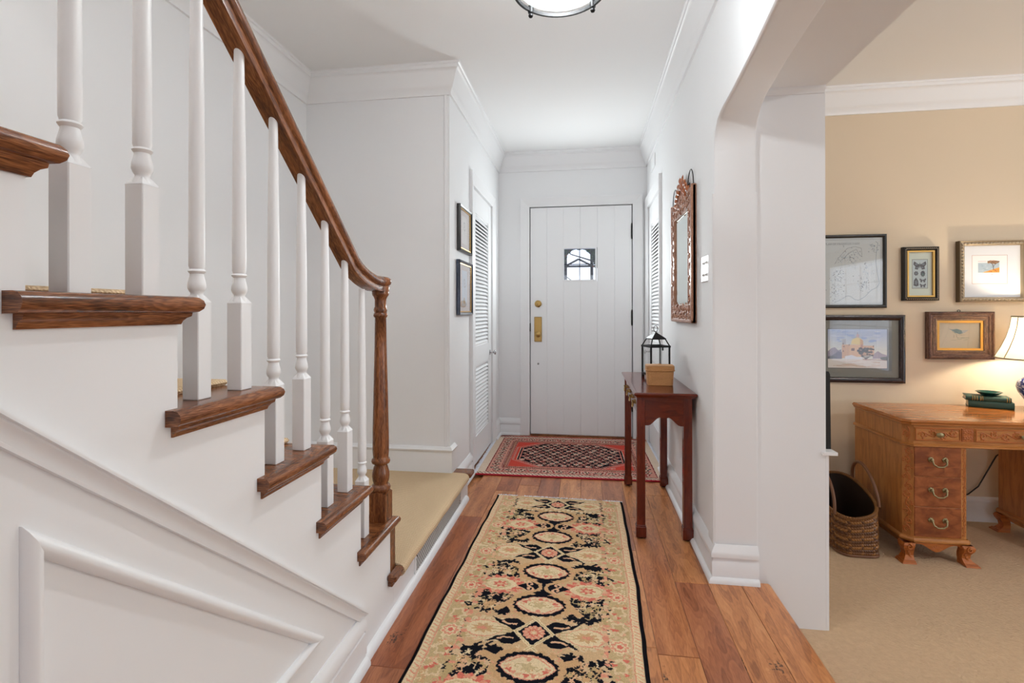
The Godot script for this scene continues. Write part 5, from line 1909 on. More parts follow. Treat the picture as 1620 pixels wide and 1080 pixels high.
func build_console() -> void:
	var o := thing("console_table", "narrow mahogany console table with brass drawer pulls against the right hall wall", "table", V(0.378, 0, -2.895))
	var P := o.position
	var H := 0.715
	# top with a moulded edge
	var x0 := 0.232
	var x1 := 0.527
	var z0 := -3.325
	var z1 := -2.472
	var t := MB.new()
	t.grain = 2
	t.sweep(path_rel(pv3([V(x0 + 0.02, H, z1 - 0.02), V(x1 - 0.02, H, z1 - 0.02), V(x1 - 0.02, H, z0 + 0.02), V(x0 + 0.02, H, z0 + 0.02)]), P), pv2([0, -0.024, 0.008, -0.024, 0.010, -0.017, 0.016, -0.014, 0.020, -0.009, 0.020, -0.005, 0.017, -0.001, 0.014, 0, 0, 0]), Vector3.UP, true, true, false, true, 1.0)
	t.box(V(x0 + 0.0201, H - 0.024, z0 + 0.0201) - P, V(x1 - 0.0201, H - 0.0001, z1 - 0.0201) - P, 0.0, 2)
	part(o, "table_top", t, M.mahogany)
	var lx := [0.267, 0.487]
	var lz := [-3.268, -2.520]
	for i in 2:
		for j in 2:
			var b := MB.new()
			b.off = Vector2(i * 0.3, j * 0.17)
			b.box(V(lx[i] - 0.020, 0.066, lz[j] - 0.020) - P, V(lx[i] + 0.020, H - 0.024, lz[j] + 0.020) - P, 0.0015)
			var lg := part(o, "leg", b, M.mahogany)
			var f := MB.new()
			f.box(V(lx[i] - 0.0245, 0.008, lz[j] - 0.0245) - P, V(lx[i] + 0.0245, 0.060, lz[j] + 0.0245) - P, 0.002)
			f.box(V(lx[i] - 0.0225, 0.058, lz[j] - 0.0225) - P, V(lx[i] + 0.0225, 0.068, lz[j] + 0.0225) - P, 0.003)
			part(lg, "foot", f, M.mahogany)
			part(lg, "glide", MB.new().lathe(pv2([0, 0, 0.013, 0, 0.015, 0.008, 0, 0.008]), 12, V(lx[i], 0, lz[j]) - P), M.black_metal)
	# end aprons with an ogee cut
	for z in [-2.514, -3.274]:
		var pts := [0.287, H - 0.024, 0.287, 0.553]
		for k in 17:
			var u := k / 16.0
			var yy := 0.553
			var m := absf(u - 0.5) * 2.0
			if m < 0.86: yy = 0.553 + 0.040 * smoothstep(0.86, 0.22, m) - 0.007 * sin(clampf((m - 0.45) / 0.41, 0, 1) * PI) * 0.0
			if m < 0.25: yy = 0.592 - 0.004 * (m / 0.25)
			pts.append_array([lerpf(0.289, 0.465, u), yy])
		pts.append_array([0.467, 0.553, 0.467, H - 0.024])
		var b := MB.new()
		b.grain = 0
		b.x = Transform3D(Basis(), -P)
		b.prism(pv2(pts), z - 0.009, z + 0.009, 0, 1)
		part(o, "end_apron", b, M.mahogany)
	part(o, "back_apron", MB.new().box(V(0.478, 0.56, -3.248) - P, V(0.494, H - 0.0241, -2.540) - P), M.mahogany)
	# front with two drawers
	part(o, "front_rail", MB.new().box(V(0.262, 0.585, -3.248) - P, V(0.272, H - 0.0241, -2.540) - P), M.mahogany)
	for k in 2:
		var za := -3.240 + k * 0.352
		var d := part(o, "drawer", MB.new().box(V(0.253, 0.600, za) - P, V(0.262, 0.683, za + 0.340) - P, 0.003, 2), M.mahogany)
		for h in [0.085, 0.255]:
			var c := V(0.253, 0.645, za + h) - P
			var pl := MB.new()
			for s in [-1, 1]:
				pl.x = Transform3D(Basis(Vector3.BACK, PI / 2), c + V(0, 0, s * 0.026))
				pl.lathe(pv2([0.009, -0.001, 0.009, 0.002, 0.005, 0.004, 0.004, 0.014, 0.006, 0.016, 0, 0.018]), 12)
			pl.x = Transform3D()
			pl.tube(pv3([c + V(-0.012, 0, -0.026), c + V(-0.014, -0.014, -0.027), c + V(-0.016, -0.024, -0.016), c + V(-0.016, -0.026, 0), c + V(-0.016, -0.024, 0.016), c + V(-0.014, -0.014, 0.027), c + V(-0.012, 0, 0.026)]), 0.0028, 6)
			part(d, "pull", pl, M.brass)
	# metal candle lantern
	var lp := V(0.4125, H, -3.06)
	var l := thing("candle_lantern", "black metal candle lantern with glass sides on the console table", "lantern", lp, deg_to_rad(18.7))
	var s := 0.0625
	var b := MB.new()
	b.box(V(-s, 0.016, -s), V(s, 0.030, s), 0.002)
	for q in [[-1, -1], [1, -1], [1, 1], [-1, 1]]: b.box(V(q[0] * (s - 0.007) - 0.007, 0, q[1] * (s - 0.007) - 0.007), V(q[0] * (s - 0.007) + 0.007, 0.0165, q[1] * (s - 0.007) + 0.007), 0.001)
	part(l, "base", b, M.black_metal)
	for q in [[-1, -1], [1, -1], [1, 1], [-1, 1]]:
		part(l, "post", MB.new().bx(q[0] * (s - 0.005), 0.108, q[1] * (s - 0.005), 0.009, 0.157, 0.009, 0.001), M.black_metal)
	var tr := MB.new()
	tr.sweep(pv3([V(-s + 0.006, 0.188, s - 0.006), V(s - 0.006, 0.188, s - 0.006), V(s - 0.006, 0.188, -s + 0.006), V(-s + 0.006, 0.188, -s + 0.006)]), pv2([-0.006, -0.006, 0.007, -0.006, 0.007, 0.005, -0.006, 0.005]), Vector3.UP, true)
	part(l, "top_frame", tr, M.black_metal)
	var rs := 0.044
	for q in [[-1, -1], [1, -1], [1, 1], [-1, 1]]:
		part(l, "strut", MB.new().tube(pv3([V(q[0] * (s - 0.004), 0.190, q[1] * (s - 0.004)), V(q[0] * (rs - 0.003), 0.229, q[1] * (rs - 0.003))]), 0.0038, 4), M.black_metal)
	var rf := MB.new()
	var cs := [V(-rs, 0.234, rs), V(rs, 0.234, rs), V(rs, 0.234, -rs), V(-rs, 0.234, -rs)]
	for i in 4:
		var k := (i + 1) % 4
		var out: Vector3 = (cs[i] + cs[k]) * V(1, 0, 1)
		rf.face([cs[i], cs[k], V(0, 0.272, 0)], out + Vector3.UP * 0.05)
		rf.face([cs[i], cs[k], cs[k] - V(0, 0.006, 0), cs[i] - V(0, 0.006, 0)], out)
	rf.face([cs[0] - V(0, 0.006, 0), cs[1] - V(0, 0.006, 0), cs[2] - V(0, 0.006, 0), cs[3] - V(0, 0.006, 0)], Vector3.DOWN)
	var roof := part(l, "roof", rf, M.black_metal)
	var ringp := PackedVector3Array()
	for i in 20: ringp.append(V(0.0125 * cos(TAU * i / 20.0), 0.290 + 0.018 * sin(TAU * i / 20.0), 0))
	part(roof, "ring", MB.new().tube(ringp, 0.0020, 6, -1, true), M.black_metal)
	for i in 4:
		var g := MB.new()
		g.x = Transform3D(Basis(Vector3.UP, i * PI / 2), Vector3.ZERO)
		g.box(V(-s + 0.010, 0.031, s - 0.007), V(s - 0.010, 0.182, s - 0.005))
		part(l, "pane", g, M.glass)
	part(l, "latch", MB.new().box(V(0.010, 0.165, s - 0.004), V(0.018, 0.183, s + 0.001), 0.001), M.black_metal)
	# wicker box
	var wp := V(0.394, H, -2.775)
	var w := thing("wicker_box", "small honey coloured wicker box with a lid on the console table", "box", wp, deg_to_rad(-1.5))
	var bb := MB.new()
	basket_wall(bb, 0.066, 0.047, 0.0705, 0.050, 0.0, 0.083)
	part(w, "body", bb, M.wicker)
	var lb := MB.new()
	basket_wall(lb, 0.0735, 0.053, 0.0735, 0.053, 0.079, 0.106)
	for q in [[0.0735, 0.053, 0.079]]:
		var rim := PackedVector3Array()
		for i in 32: rim.append(super_pt(TAU * i / 32.0, q[0], q[1], q[2]))
		lb.tube(rim, 0.0028, 6, -1, true)
	var lid := part(w, "lid", lb, M.wicker)
	part(lid, "loop", MB.new().tube(pv3([V(-0.010, 0.104, 0.004), V(-0.006, 0.110, 0.004), V(0.006, 0.110, 0.004), V(0.010, 0.104, 0.004)]), 0.003, 6), M.wicker)


func super_pt(a: float, rx: float, rz: float, y: float) -> Vector3:
	var c := cos(a)
	var s := sin(a)
	var k := pow(pow(absf(c), 7.0) + pow(absf(s), 7.0), -1.0 / 7.0)
	return V(rx * c * k, y, rz * s * k)


func basket_wall(b: MB, x0: float, z0: float, x1: float, z1: float, y0: float, y1: float) -> void:
	var rows := []
	for r in [[0.0, y0], [0.97, y0], [1.0, y0 + 0.004], [-1.0, y1 - 0.005], [-0.965, y1 - 0.0005], [-0.5, y1 + 0.0015], [0.0, y1 + 0.002]]:
		var row := []
		for i in 49:
			var a := TAU * i / 48.0
			if r[0] >= 0 and rows.size() < 3: row.append(super_pt(a, maxf(x0 * r[0], 1e-4), maxf(z0 * r[0], 1e-4), r[1]))
			else: row.append(super_pt(a, maxf(x1 * absf(r[0]), 1e-4), maxf(z1 * absf(r[0]), 1e-4), r[1]))
		rows.append(row)
	b.grain = 1
	b.grid(rows.slice(1, 4), V(0, (y0 + y1) / 2, 0))
	b.grain = 0
	b.grid(rows.slice(3, 7), V(0, (y0 + y1) / 2, 0))
	b.grid(rows.slice(0, 2), V(0, (y0 + y1) / 2, 0))


# ---------------------------------------------------------------- the carved mirror and small things on the walls

func build_mirror() -> void:
	# local: x to the right as seen from the hall (towards +z of the world ... the wall faces -x), y up, z out of the wall
	var o := thing("carved_mirror", "carved wooden mirror with a leafy crest on the right hall wall above the console table", "mirror", V(WR, 1.05, -2.791), -PI / 2)
	# frame 0.655 wide, 0.65 high; looking at the wall, right is towards the camera
	var W := 0.2885
	var zf := 0.025
	var b := MB.new()
	for q in [[-W, -0.196, 0.0, 0.672], [0.196, W, 0.0, 0.672], [-0.196, 0.196, 0.0, 0.095], [-0.196, 0.196, 0.575, 0.672]]:
		b.box(V(q[0], q[2], 0.002), V(q[1], q[3], zf - 0.004), 0.004)
	for q in [[W - 0.018, W, 0.0, 0.676], [-W, -W + 0.018, 0.0, 0.676], [-W, W, 0.0, 0.018]]:
		b.box(V(q[0], q[2], 0.001), V(q[1], q[3], zf + 0.002), 0.004)
	b.box(V(0.192, 0.095, 0.005), V(0.197, 0.575, zf), 0.002)
	b.box(V(-0.197, 0.095, 0.005), V(-0.192, 0.575, zf), 0.002)
	part(o, "frame", b, M.mirror_wood)
	# bevelled glass
	var g := MB.new()
	var gx0 := -0.195
	var gx1 := 0.195
	var gy0 := 0.096
	var gy1 := 0.574
	var bv := 0.018
	var ou := [V(gx0, gy0, 0.013), V(gx1, gy0, 0.013), V(gx1, gy1, 0.013), V(gx0, gy1, 0.013)]
	var inn := [V(gx0 + bv, gy0 + bv, 0.0165), V(gx1 - bv, gy0 + bv, 0.0165), V(gx1 - bv, gy1 - bv, 0.0165), V(gx0 + bv, gy1 - bv, 0.0165)]
	g.face(inn, Vector3.BACK)
	for i in 4: g.face([ou[i], ou[(i + 1) % 4], inn[(i + 1) % 4], inn[i]], Vector3.BACK)
	part(o, "mirror_glass", g, M.mirror)
	# carving: curls and leaves on the frame
	var c := MB.new()
	var r := RandomNumberGenerator.new()
	r.seed = 3
	var spots := []
	for i in 11:
		for j in 2: spots.append(Vector2(-0.245 + i * 0.049, 0.035 + j * 0.038))
	for i in 11:
		for j in 2: spots.append(Vector2(-0.245 + i * 0.049, 0.600 + j * 0.042))
	for i in 9:
		for x in [-0.235, 0.235]: spots.append(Vector2(x + (0.016 if i % 2 else -0.014), 0.12 + i * 0.052))
	for q in spots:
		var pts := PackedVector3Array()
		for p in curl(q.x, q.y, r.randf_range(0.016, 0.024), r.randf() * TAU, r.randf_range(0.7, 1.1), -1.0 if r.randf() < 0.5 else 1.0): pts.append(V(p.x, p.y, zf - 0.003))
		c.tube(pts, 0.0062, 5, 0.0032)
		leaf_bump(c, V(q.x, q.y, zf - 0.005), r.randf() * TAU, 0.017, 0.008)
	part(o, "carving", c, M.mirror_wood)
	# crest of leaves with wire scrolls
	var cr := MB.new()
	for i in 13:
		var u := (i - 6) / 6.0
		var px := u * 0.15
		var py := 0.680 + 0.085 * (1.0 - u * u) * (0.85 + 0.15 * cos(i * 2.4))
		leaf_bump(cr, V(px, py, 0.020), PI / 2 - u * 1.2, 0.040, 0.018)
		leaf_bump(cr, V(px * 0.9, py - 0.03, 0.024), PI / 2 - u * 0.9 + 0.5, 0.036, 0.016)
	cr.prism(pv2([-0.19, 0.670, 0.19, 0.670, 0.15, 0.70, 0.06, 0.735, -0.06, 0.735, -0.15, 0.70]), 0.006, 0.020)
	part(o, "crest", cr, M.mirror_gold, "orange brown carved leaf crest")
	for s in [-1.0, 1.0]:
		var wi := MB.new()
		var pts := PackedVector3Array()
		for i in 17:
			var a := PI * i / 16.0
			pts.append(V(s * (0.215 + 0.066 * cos(a)), 0.672 + 0.088 * sin(a), 0.014))
		for p in curl(s * 0.185, 0.690, 0.03, PI / 2 + s * PI / 2, 0.9, s): pts.append(V(p.x, p.y, 0.014))
		wi.tube(pts, 0.0026, 6)
		part(o, "wire_scroll", wi, M.black_metal)


func leaf_bump(b: MB, at: Vector3, ang: float, l: float, w: float) -> void:
	var d := V(cos(ang), sin(ang), 0)
	var s := V(-sin(ang), cos(ang), 0)
	var g := []
	for i in 5:
		var u := i / 4.0
		var ww := w * sin(PI * clampf(u * 0.92 + 0.05, 0, 1))
		var row := []
		for j in 5:
			var k := (j - 2) / 2.0
			row.append(at + d * (l * (u - 0.4)) + s * (ww * k) + V(0, 0, 0.009 * (1.0 - k * k) * sin(PI * clampf(u * 0.9 + 0.07, 0, 1))))
		g.append(row)
	b.grid(g, Vector3.BACK, true)


func build_wall_things() -> void:
	# switch plate
	var o := thing("switch_plate", "white four-toggle light switch plate beside the arch on the right hall wall", "light switch", V(WR, 1.297, -2.301), -PI / 2)
	part(o, "plate", MB.new().box(V(-0.083, -0.058, 0.0), V(0.083, 0.058, 0.007), 0.003), M.white_plastic)
	for i in 2:
		for j in 2:
			var t := MB.new()
			t.x = Transform3D(Basis(Vector3.RIGHT, 0.5), V(-0.028 + i * 0.056, -0.026 + j * 0.052, 0.006))
			t.box(V(-0.0035, -0.005, 0), V(0.0035, 0.005, 0.009), 0.001)
			var tg := part(o, "toggle", t, M.white_plastic)
			part(tg, "slot", MB.new().box(V(-0.034 + i * 0.056, -0.038 + j * 0.052, 0.0065), V(-0.022 + i * 0.056, -0.014 + j * 0.052, 0.0074)), M.grey_metal)
	# vent above the right closet door
	var v := thing("air_vent", "small white painted air vent high on the right wall above the closet door", "vent", V(WR, 2.272, -4.035), -PI / 2)
	part(v, "frame", MB.new().box(V(-0.105, -0.05, 0), V(0.105, -0.040, 0.008), 0.002).box(V(-0.105, 0.040, 0), V(0.105, 0.05, 0.008), 0.002).box(V(-0.105, -0.04, 0), V(-0.093, 0.04, 0.008), 0.002).box(V(0.093, -0.04, 0), V(0.105, 0.04, 0.008), 0.002), M.trim)
	part(v, "back", MB.new().box(V(-0.094, -0.041, 0.0), V(0.094, 0.041, 0.0015)), M.grey_metal)
	for i in 7:
		var s := MB.new()
		s.x = Transform3D(Basis(Vector3.RIGHT, 0.6), V(0, -0.034 + i * 0.0113, 0.004))
		part(v, "slat", s.box(V(-0.0935, -0.0045, -0.0008), V(0.0935, 0.0045, 0.0008)), M.trim)
	# white ledge at the end of the short wall, and the black panel standing on it
	var lg := thing("white_ledge", "small white painted ledge sticking out past the end of the white wall", "shelf", V(0.99, 0.520, -2.29))
	part(lg, "board", MB.new().prism(pv2([-0.039, 0.103, 0.018, 0.103, 0.018, -0.13, -0.0235, -0.13, -0.0235, 0.0955, -0.039, 0.0955]), 0.004, 0.0162, 0, 2), M.trim)
	var bp := thing("black_panel", "slim upright black panel edge standing on the white ledge behind the white wall", "panel", V(0.987, 0.536, -2.26))
	part(bp, "body", MB.new().prism(pv2([-0.0195, 0.0005, 0.0195, 0.0005, 0.0165, 0.31, 0.011, 0.322, -0.0195, 0.322]), -0.025, 0.018), M.black)


# ---------------------------------------------------------------- writing desk

func scroll(b: MB, o: Vector3, ux: Vector3, uy: Vector3, cx: float, cy: float, r: float, a0: float, turns: float, dir: float, th: float) -> void:
	var pts := PackedVector3Array()
	for p in curl(cx, cy, r, a0, turns, dir): pts.append(o + ux * p.x + uy * p.y)
	b.tube(pts, th, 5, th * 0.55)


func leaf3(b: MB, o: Vector3, ux: Vector3, uy: Vector3, cx: float, cy: float, ang: float, l: float, w: float) -> void:
	var nn := ux.cross(uy)
	var d := ux * cos(ang) + uy * sin(ang)
	var s := uy * cos(ang) - ux * sin(ang)
	var at := o + ux * cx + uy * cy
	var g := []
	for i in 4:
		var u := i / 3.0
		var ww := w * sin(PI * clampf(u * 0.9 + 0.06, 0, 1))
		var row := []
		for j in 3:
			var k := float(j - 1)
			row.append(at + d * (l * u) + s * (ww * k) + nn * (w * 0.7 * (1.0 - k * k) * sin(PI * clampf(u * 0.9 + 0.07, 0, 1))))
		g.append(row)
	b.grid(g, nn, true)


# running leaf scroll over a panel w by h, from its lower left corner
func carve_panel(b: MB, o: Vector3, ux: Vector3, uy: Vector3, w: float, h: float, sd: int) -> void:
	var r := RandomNumberGenerator.new()
	r.seed = sd
	var tall := h > w
	var n := int(maxf(w, h) / minf(w, h) * 1.05)
	var L := maxf(w, h)
	var Bq := minf(w, h)
	for i in n:
		var t := (i + 0.5) * L / n
		var side := 1.0 if i % 2 else -1.0
		var c := Vector2(t, Bq * (0.5 + 0.1 * side))
		if tall: c = Vector2(Bq * (0.5 + 0.1 * side), t)
		scroll(b, o, ux, uy, c.x, c.y, Bq * 0.31, r.randf() * TAU, 1.05, side, Bq * 0.085)
		for k in 7:
			var a := r.randf() * TAU
			leaf3(b, o, ux, uy, c.x + Bq * 0.2 * cos(a), c.y + Bq * 0.2 * sin(a), a, Bq * 0.27, Bq * 0.12)
	# a wavy stem that links them
	var st := PackedVector3Array()
	for i in 25:
		var t := lerpf(0.04, 0.96, i / 24.0) * L
		var q := Bq * (0.5 + 0.24 * sin(t / L * n * PI))
		st.append(o + ux * (q if tall else t) + uy * (t if tall else q))
	b.tube(st, Bq * 0.06, 5)


func bail(o: Node3D, c: Vector3, w := 0.033) -> void:
	var b := MB.new()
	for s in [-1, 1]:
		b.x = Transform3D(Basis(Vector3.RIGHT, PI / 2), c + V(s * w, 0.010, 0))
		b.lathe(pv2([0.0135, -0.001, 0.0125, 0.002, 0.009, 0.003, 0.006, 0.006, 0.005, 0.012, 0.0065, 0.016, 0, 0.019]), 14)
	b.x = Transform3D()
	for s in [-1, 1]:
		for k in 6:
			var a := TAU * k / 6.0
			b.bx(c.x + s * w + 0.011 * cos(a), c.y + 0.010 + 0.011 * sin(a), 0.0015 + c.z, 0.005, 0.005, 0.004, 0.001)
	b.tube(pv3([c + V(-w, 0.010, 0.013), c + V(-w + 0.001, 0.0, 0.018), c + V(-w + 0.004, -0.012, 0.020), c + V(-w + 0.012, -0.016, 0.021), c + V(-w + 0.018, -0.022, 0.021), c + V(0, -0.023, 0.021), c + V(w - 0.018, -0.022, 0.021), c + V(w - 0.012, -0.016, 0.021), c + V(w - 0.004, -0.012, 0.020), c + V(w - 0.001, 0.0, 0.018), c + V(w, 0.010, 0.013)]), 0.0042, 7)
	part(o, "pull", b, M.old_brass, "antique brass bail pull")


func build_desk() -> void:
	var o := thing("writing_desk", "carved golden brown kneehole desk with brass drawer pulls on the tan carpet", "desk", V(2.17, LOW, -3.11))
	var P := o.position
	var x0 := 1.648
	var x1 := 2.70
	var zb := -3.365
	var zf := -2.868
	var TOP := 0.545
	# top: stepped, moulded edge, clipped front corners
	var t := MB.new()
	var ed := pv2([0, -0.024, 0.006, -0.024, 0.006, -0.017, 0.011, -0.015, 0.013, -0.010, 0.010, -0.006, 0.006, -0.004, 0.005, 0, 0, 0])
	t.sweep(path_rel(pv3([V(x0 - 0.004, TOP, zb), V(x0 - 0.004, TOP, zf - 0.022), V(x0 + 0.022, TOP, zf + 0.004), V(x1 - 0.012, TOP, zf + 0.004), V(x1 + 0.004, TOP, zf - 0.012), V(x1 + 0.004, TOP, zb)]), P), ed, Vector3.UP, false, true, false, true, 1.0)
	t.x = Transform3D(Basis(), -P)
	t.prism(pv2([x0 - 0.004, zb, x1 + 0.004, zb, x1 + 0.004, zf - 0.012, x1 - 0.012, zf + 0.004, x0 + 0.022, zf + 0.004, x0 - 0.004, zf - 0.022]), TOP - 0.024, TOP - 0.0002, 0, 2)
	part(o, "desk_top", t, M.desk_top)
	# frieze
	var fy0 := 0.418
	var fy1 := TOP - 0.024
	var fr := MB.new()
	fr.x = Transform3D(Basis(), -P)
	fr.prism(pv2([x0, zb, x1, zb, x1, zf - 0.022, x1 - 0.022, zf, x0 + 0.035, zf, x0, zf - 0.035]), fy0, fy1, 0, 2)
	part(o, "frieze", fr, M.desk)
	var fm := MB.new()
	for q in [[fy0 - 0.012, 0.013], [fy1 - 0.008, 0.006]]:
		fm.sweep(path_rel(pv3([V(x0, q[0], zb), V(x0, q[0], zf - 0.035), V(x0 + 0.035, q[0], zf), V(x1 - 0.022, q[0], zf), V(x1, q[0], zf - 0.022), V(x1, q[0], zb)]), P), pv2([-0.004, 0, q[1] * 0.6, 0, q[1], 0.004, q[1] * 0.7, 0.008, q[1] * 0.8, 0.013, q[1] * 0.3, 0.018, -0.004, 0.018]), Vector3.UP, false, true, false, true, 1.0)
	part(o, "moulding", fm, M.desk)
	# frieze drawers and the carved blocks between
	var dd := [[1.684, 1.902, 31], [1.962, 2.390, 32], [2.450, 2.668, 33]]
	for q in dd:
		var b := MB.new().box(V(q[0], 0.438, zf - 0.004) - P, V(q[1], 0.508, zf + 0.006) - P, 0.003)
		var d := part(o, "drawer", b, M.desk)
		var e := MB.new()
		for s in [[q[0] + 0.004, q[1] - 0.004, 0.440, 0.446], [q[0] + 0.004, q[1] - 0.004, 0.500, 0.506], [q[0] + 0.004, q[0] + 0.010, 0.446, 0.500], [q[1] - 0.010, q[1] - 0.004, 0.446, 0.500]]:
			e.box(V(s[0], s[2], zf + 0.0055) - P, V(s[1], s[3], zf + 0.0095) - P, 0.0015)
		carve_panel(e, V(q[0] + 0.014, 0.449, zf + 0.0065) - P, Vector3.RIGHT, Vector3.UP, q[1] - q[0] - 0.028, 0.048, q[2])
		part(d, "carving", e, M.desk_carved)
		var kb := MB.new()
		kb.x = Transform3D(Basis(Vector3.RIGHT, PI / 2), V((q[0] + q[1]) / 2, 0.473, zf + 0.006) - P)
		kb.lathe(pv2([0.008, -0.001, 0.007, 0.010, 0.016, 0.014, 0.019, 0.019, 0.016, 0.024, 0, 0.027]), 18, Vector3.ZERO, Vector2(1.0, 0.68))
		part(d, "knob", kb, M.old_brass, "oval brass knob")
	for x in [1.932, 2.420]:
		var b := MB.new().box(V(x - 0.028, 0.438, zf - 0.004) - P, V(x + 0.028, 0.508, zf + 0.005) - P, 0.002)
		for i in 2:
			for j in 2:
				for k in 5:
					var a := TAU * k / 5.0
					leaf3(b, V(x - 0.011 + i * 0.022, 0.457 + j * 0.032, zf + 0.0055) - P, Vector3.RIGHT, Vector3.UP, 0, 0, a, 0.014, 0.0055)
		part(o, "carved_block", b, M.desk_carved)
	for s in 2:
		# carved clipped corners of the frieze
		var b := MB.new()
		var oc := V(x0, 0.432, zf - 0.035) if s == 0 else V(x1 - 0.022, 0.432, zf)
		var ux := V(1, 0, 1).normalized() if s == 0 else V(1, 0, -1).normalized()
		carve_panel(b, oc - P + ux * 0.002, ux, Vector3.UP, 0.044 if s == 0 else 0.027, 0.076, 40 + s)
		part(o, "corner_carving", b, M.desk_carved)
	pedestal(o, P, x0, 1.930, zb, zf, true)
	pedestal(o, P, 2.432, x1, zb, zf, false)


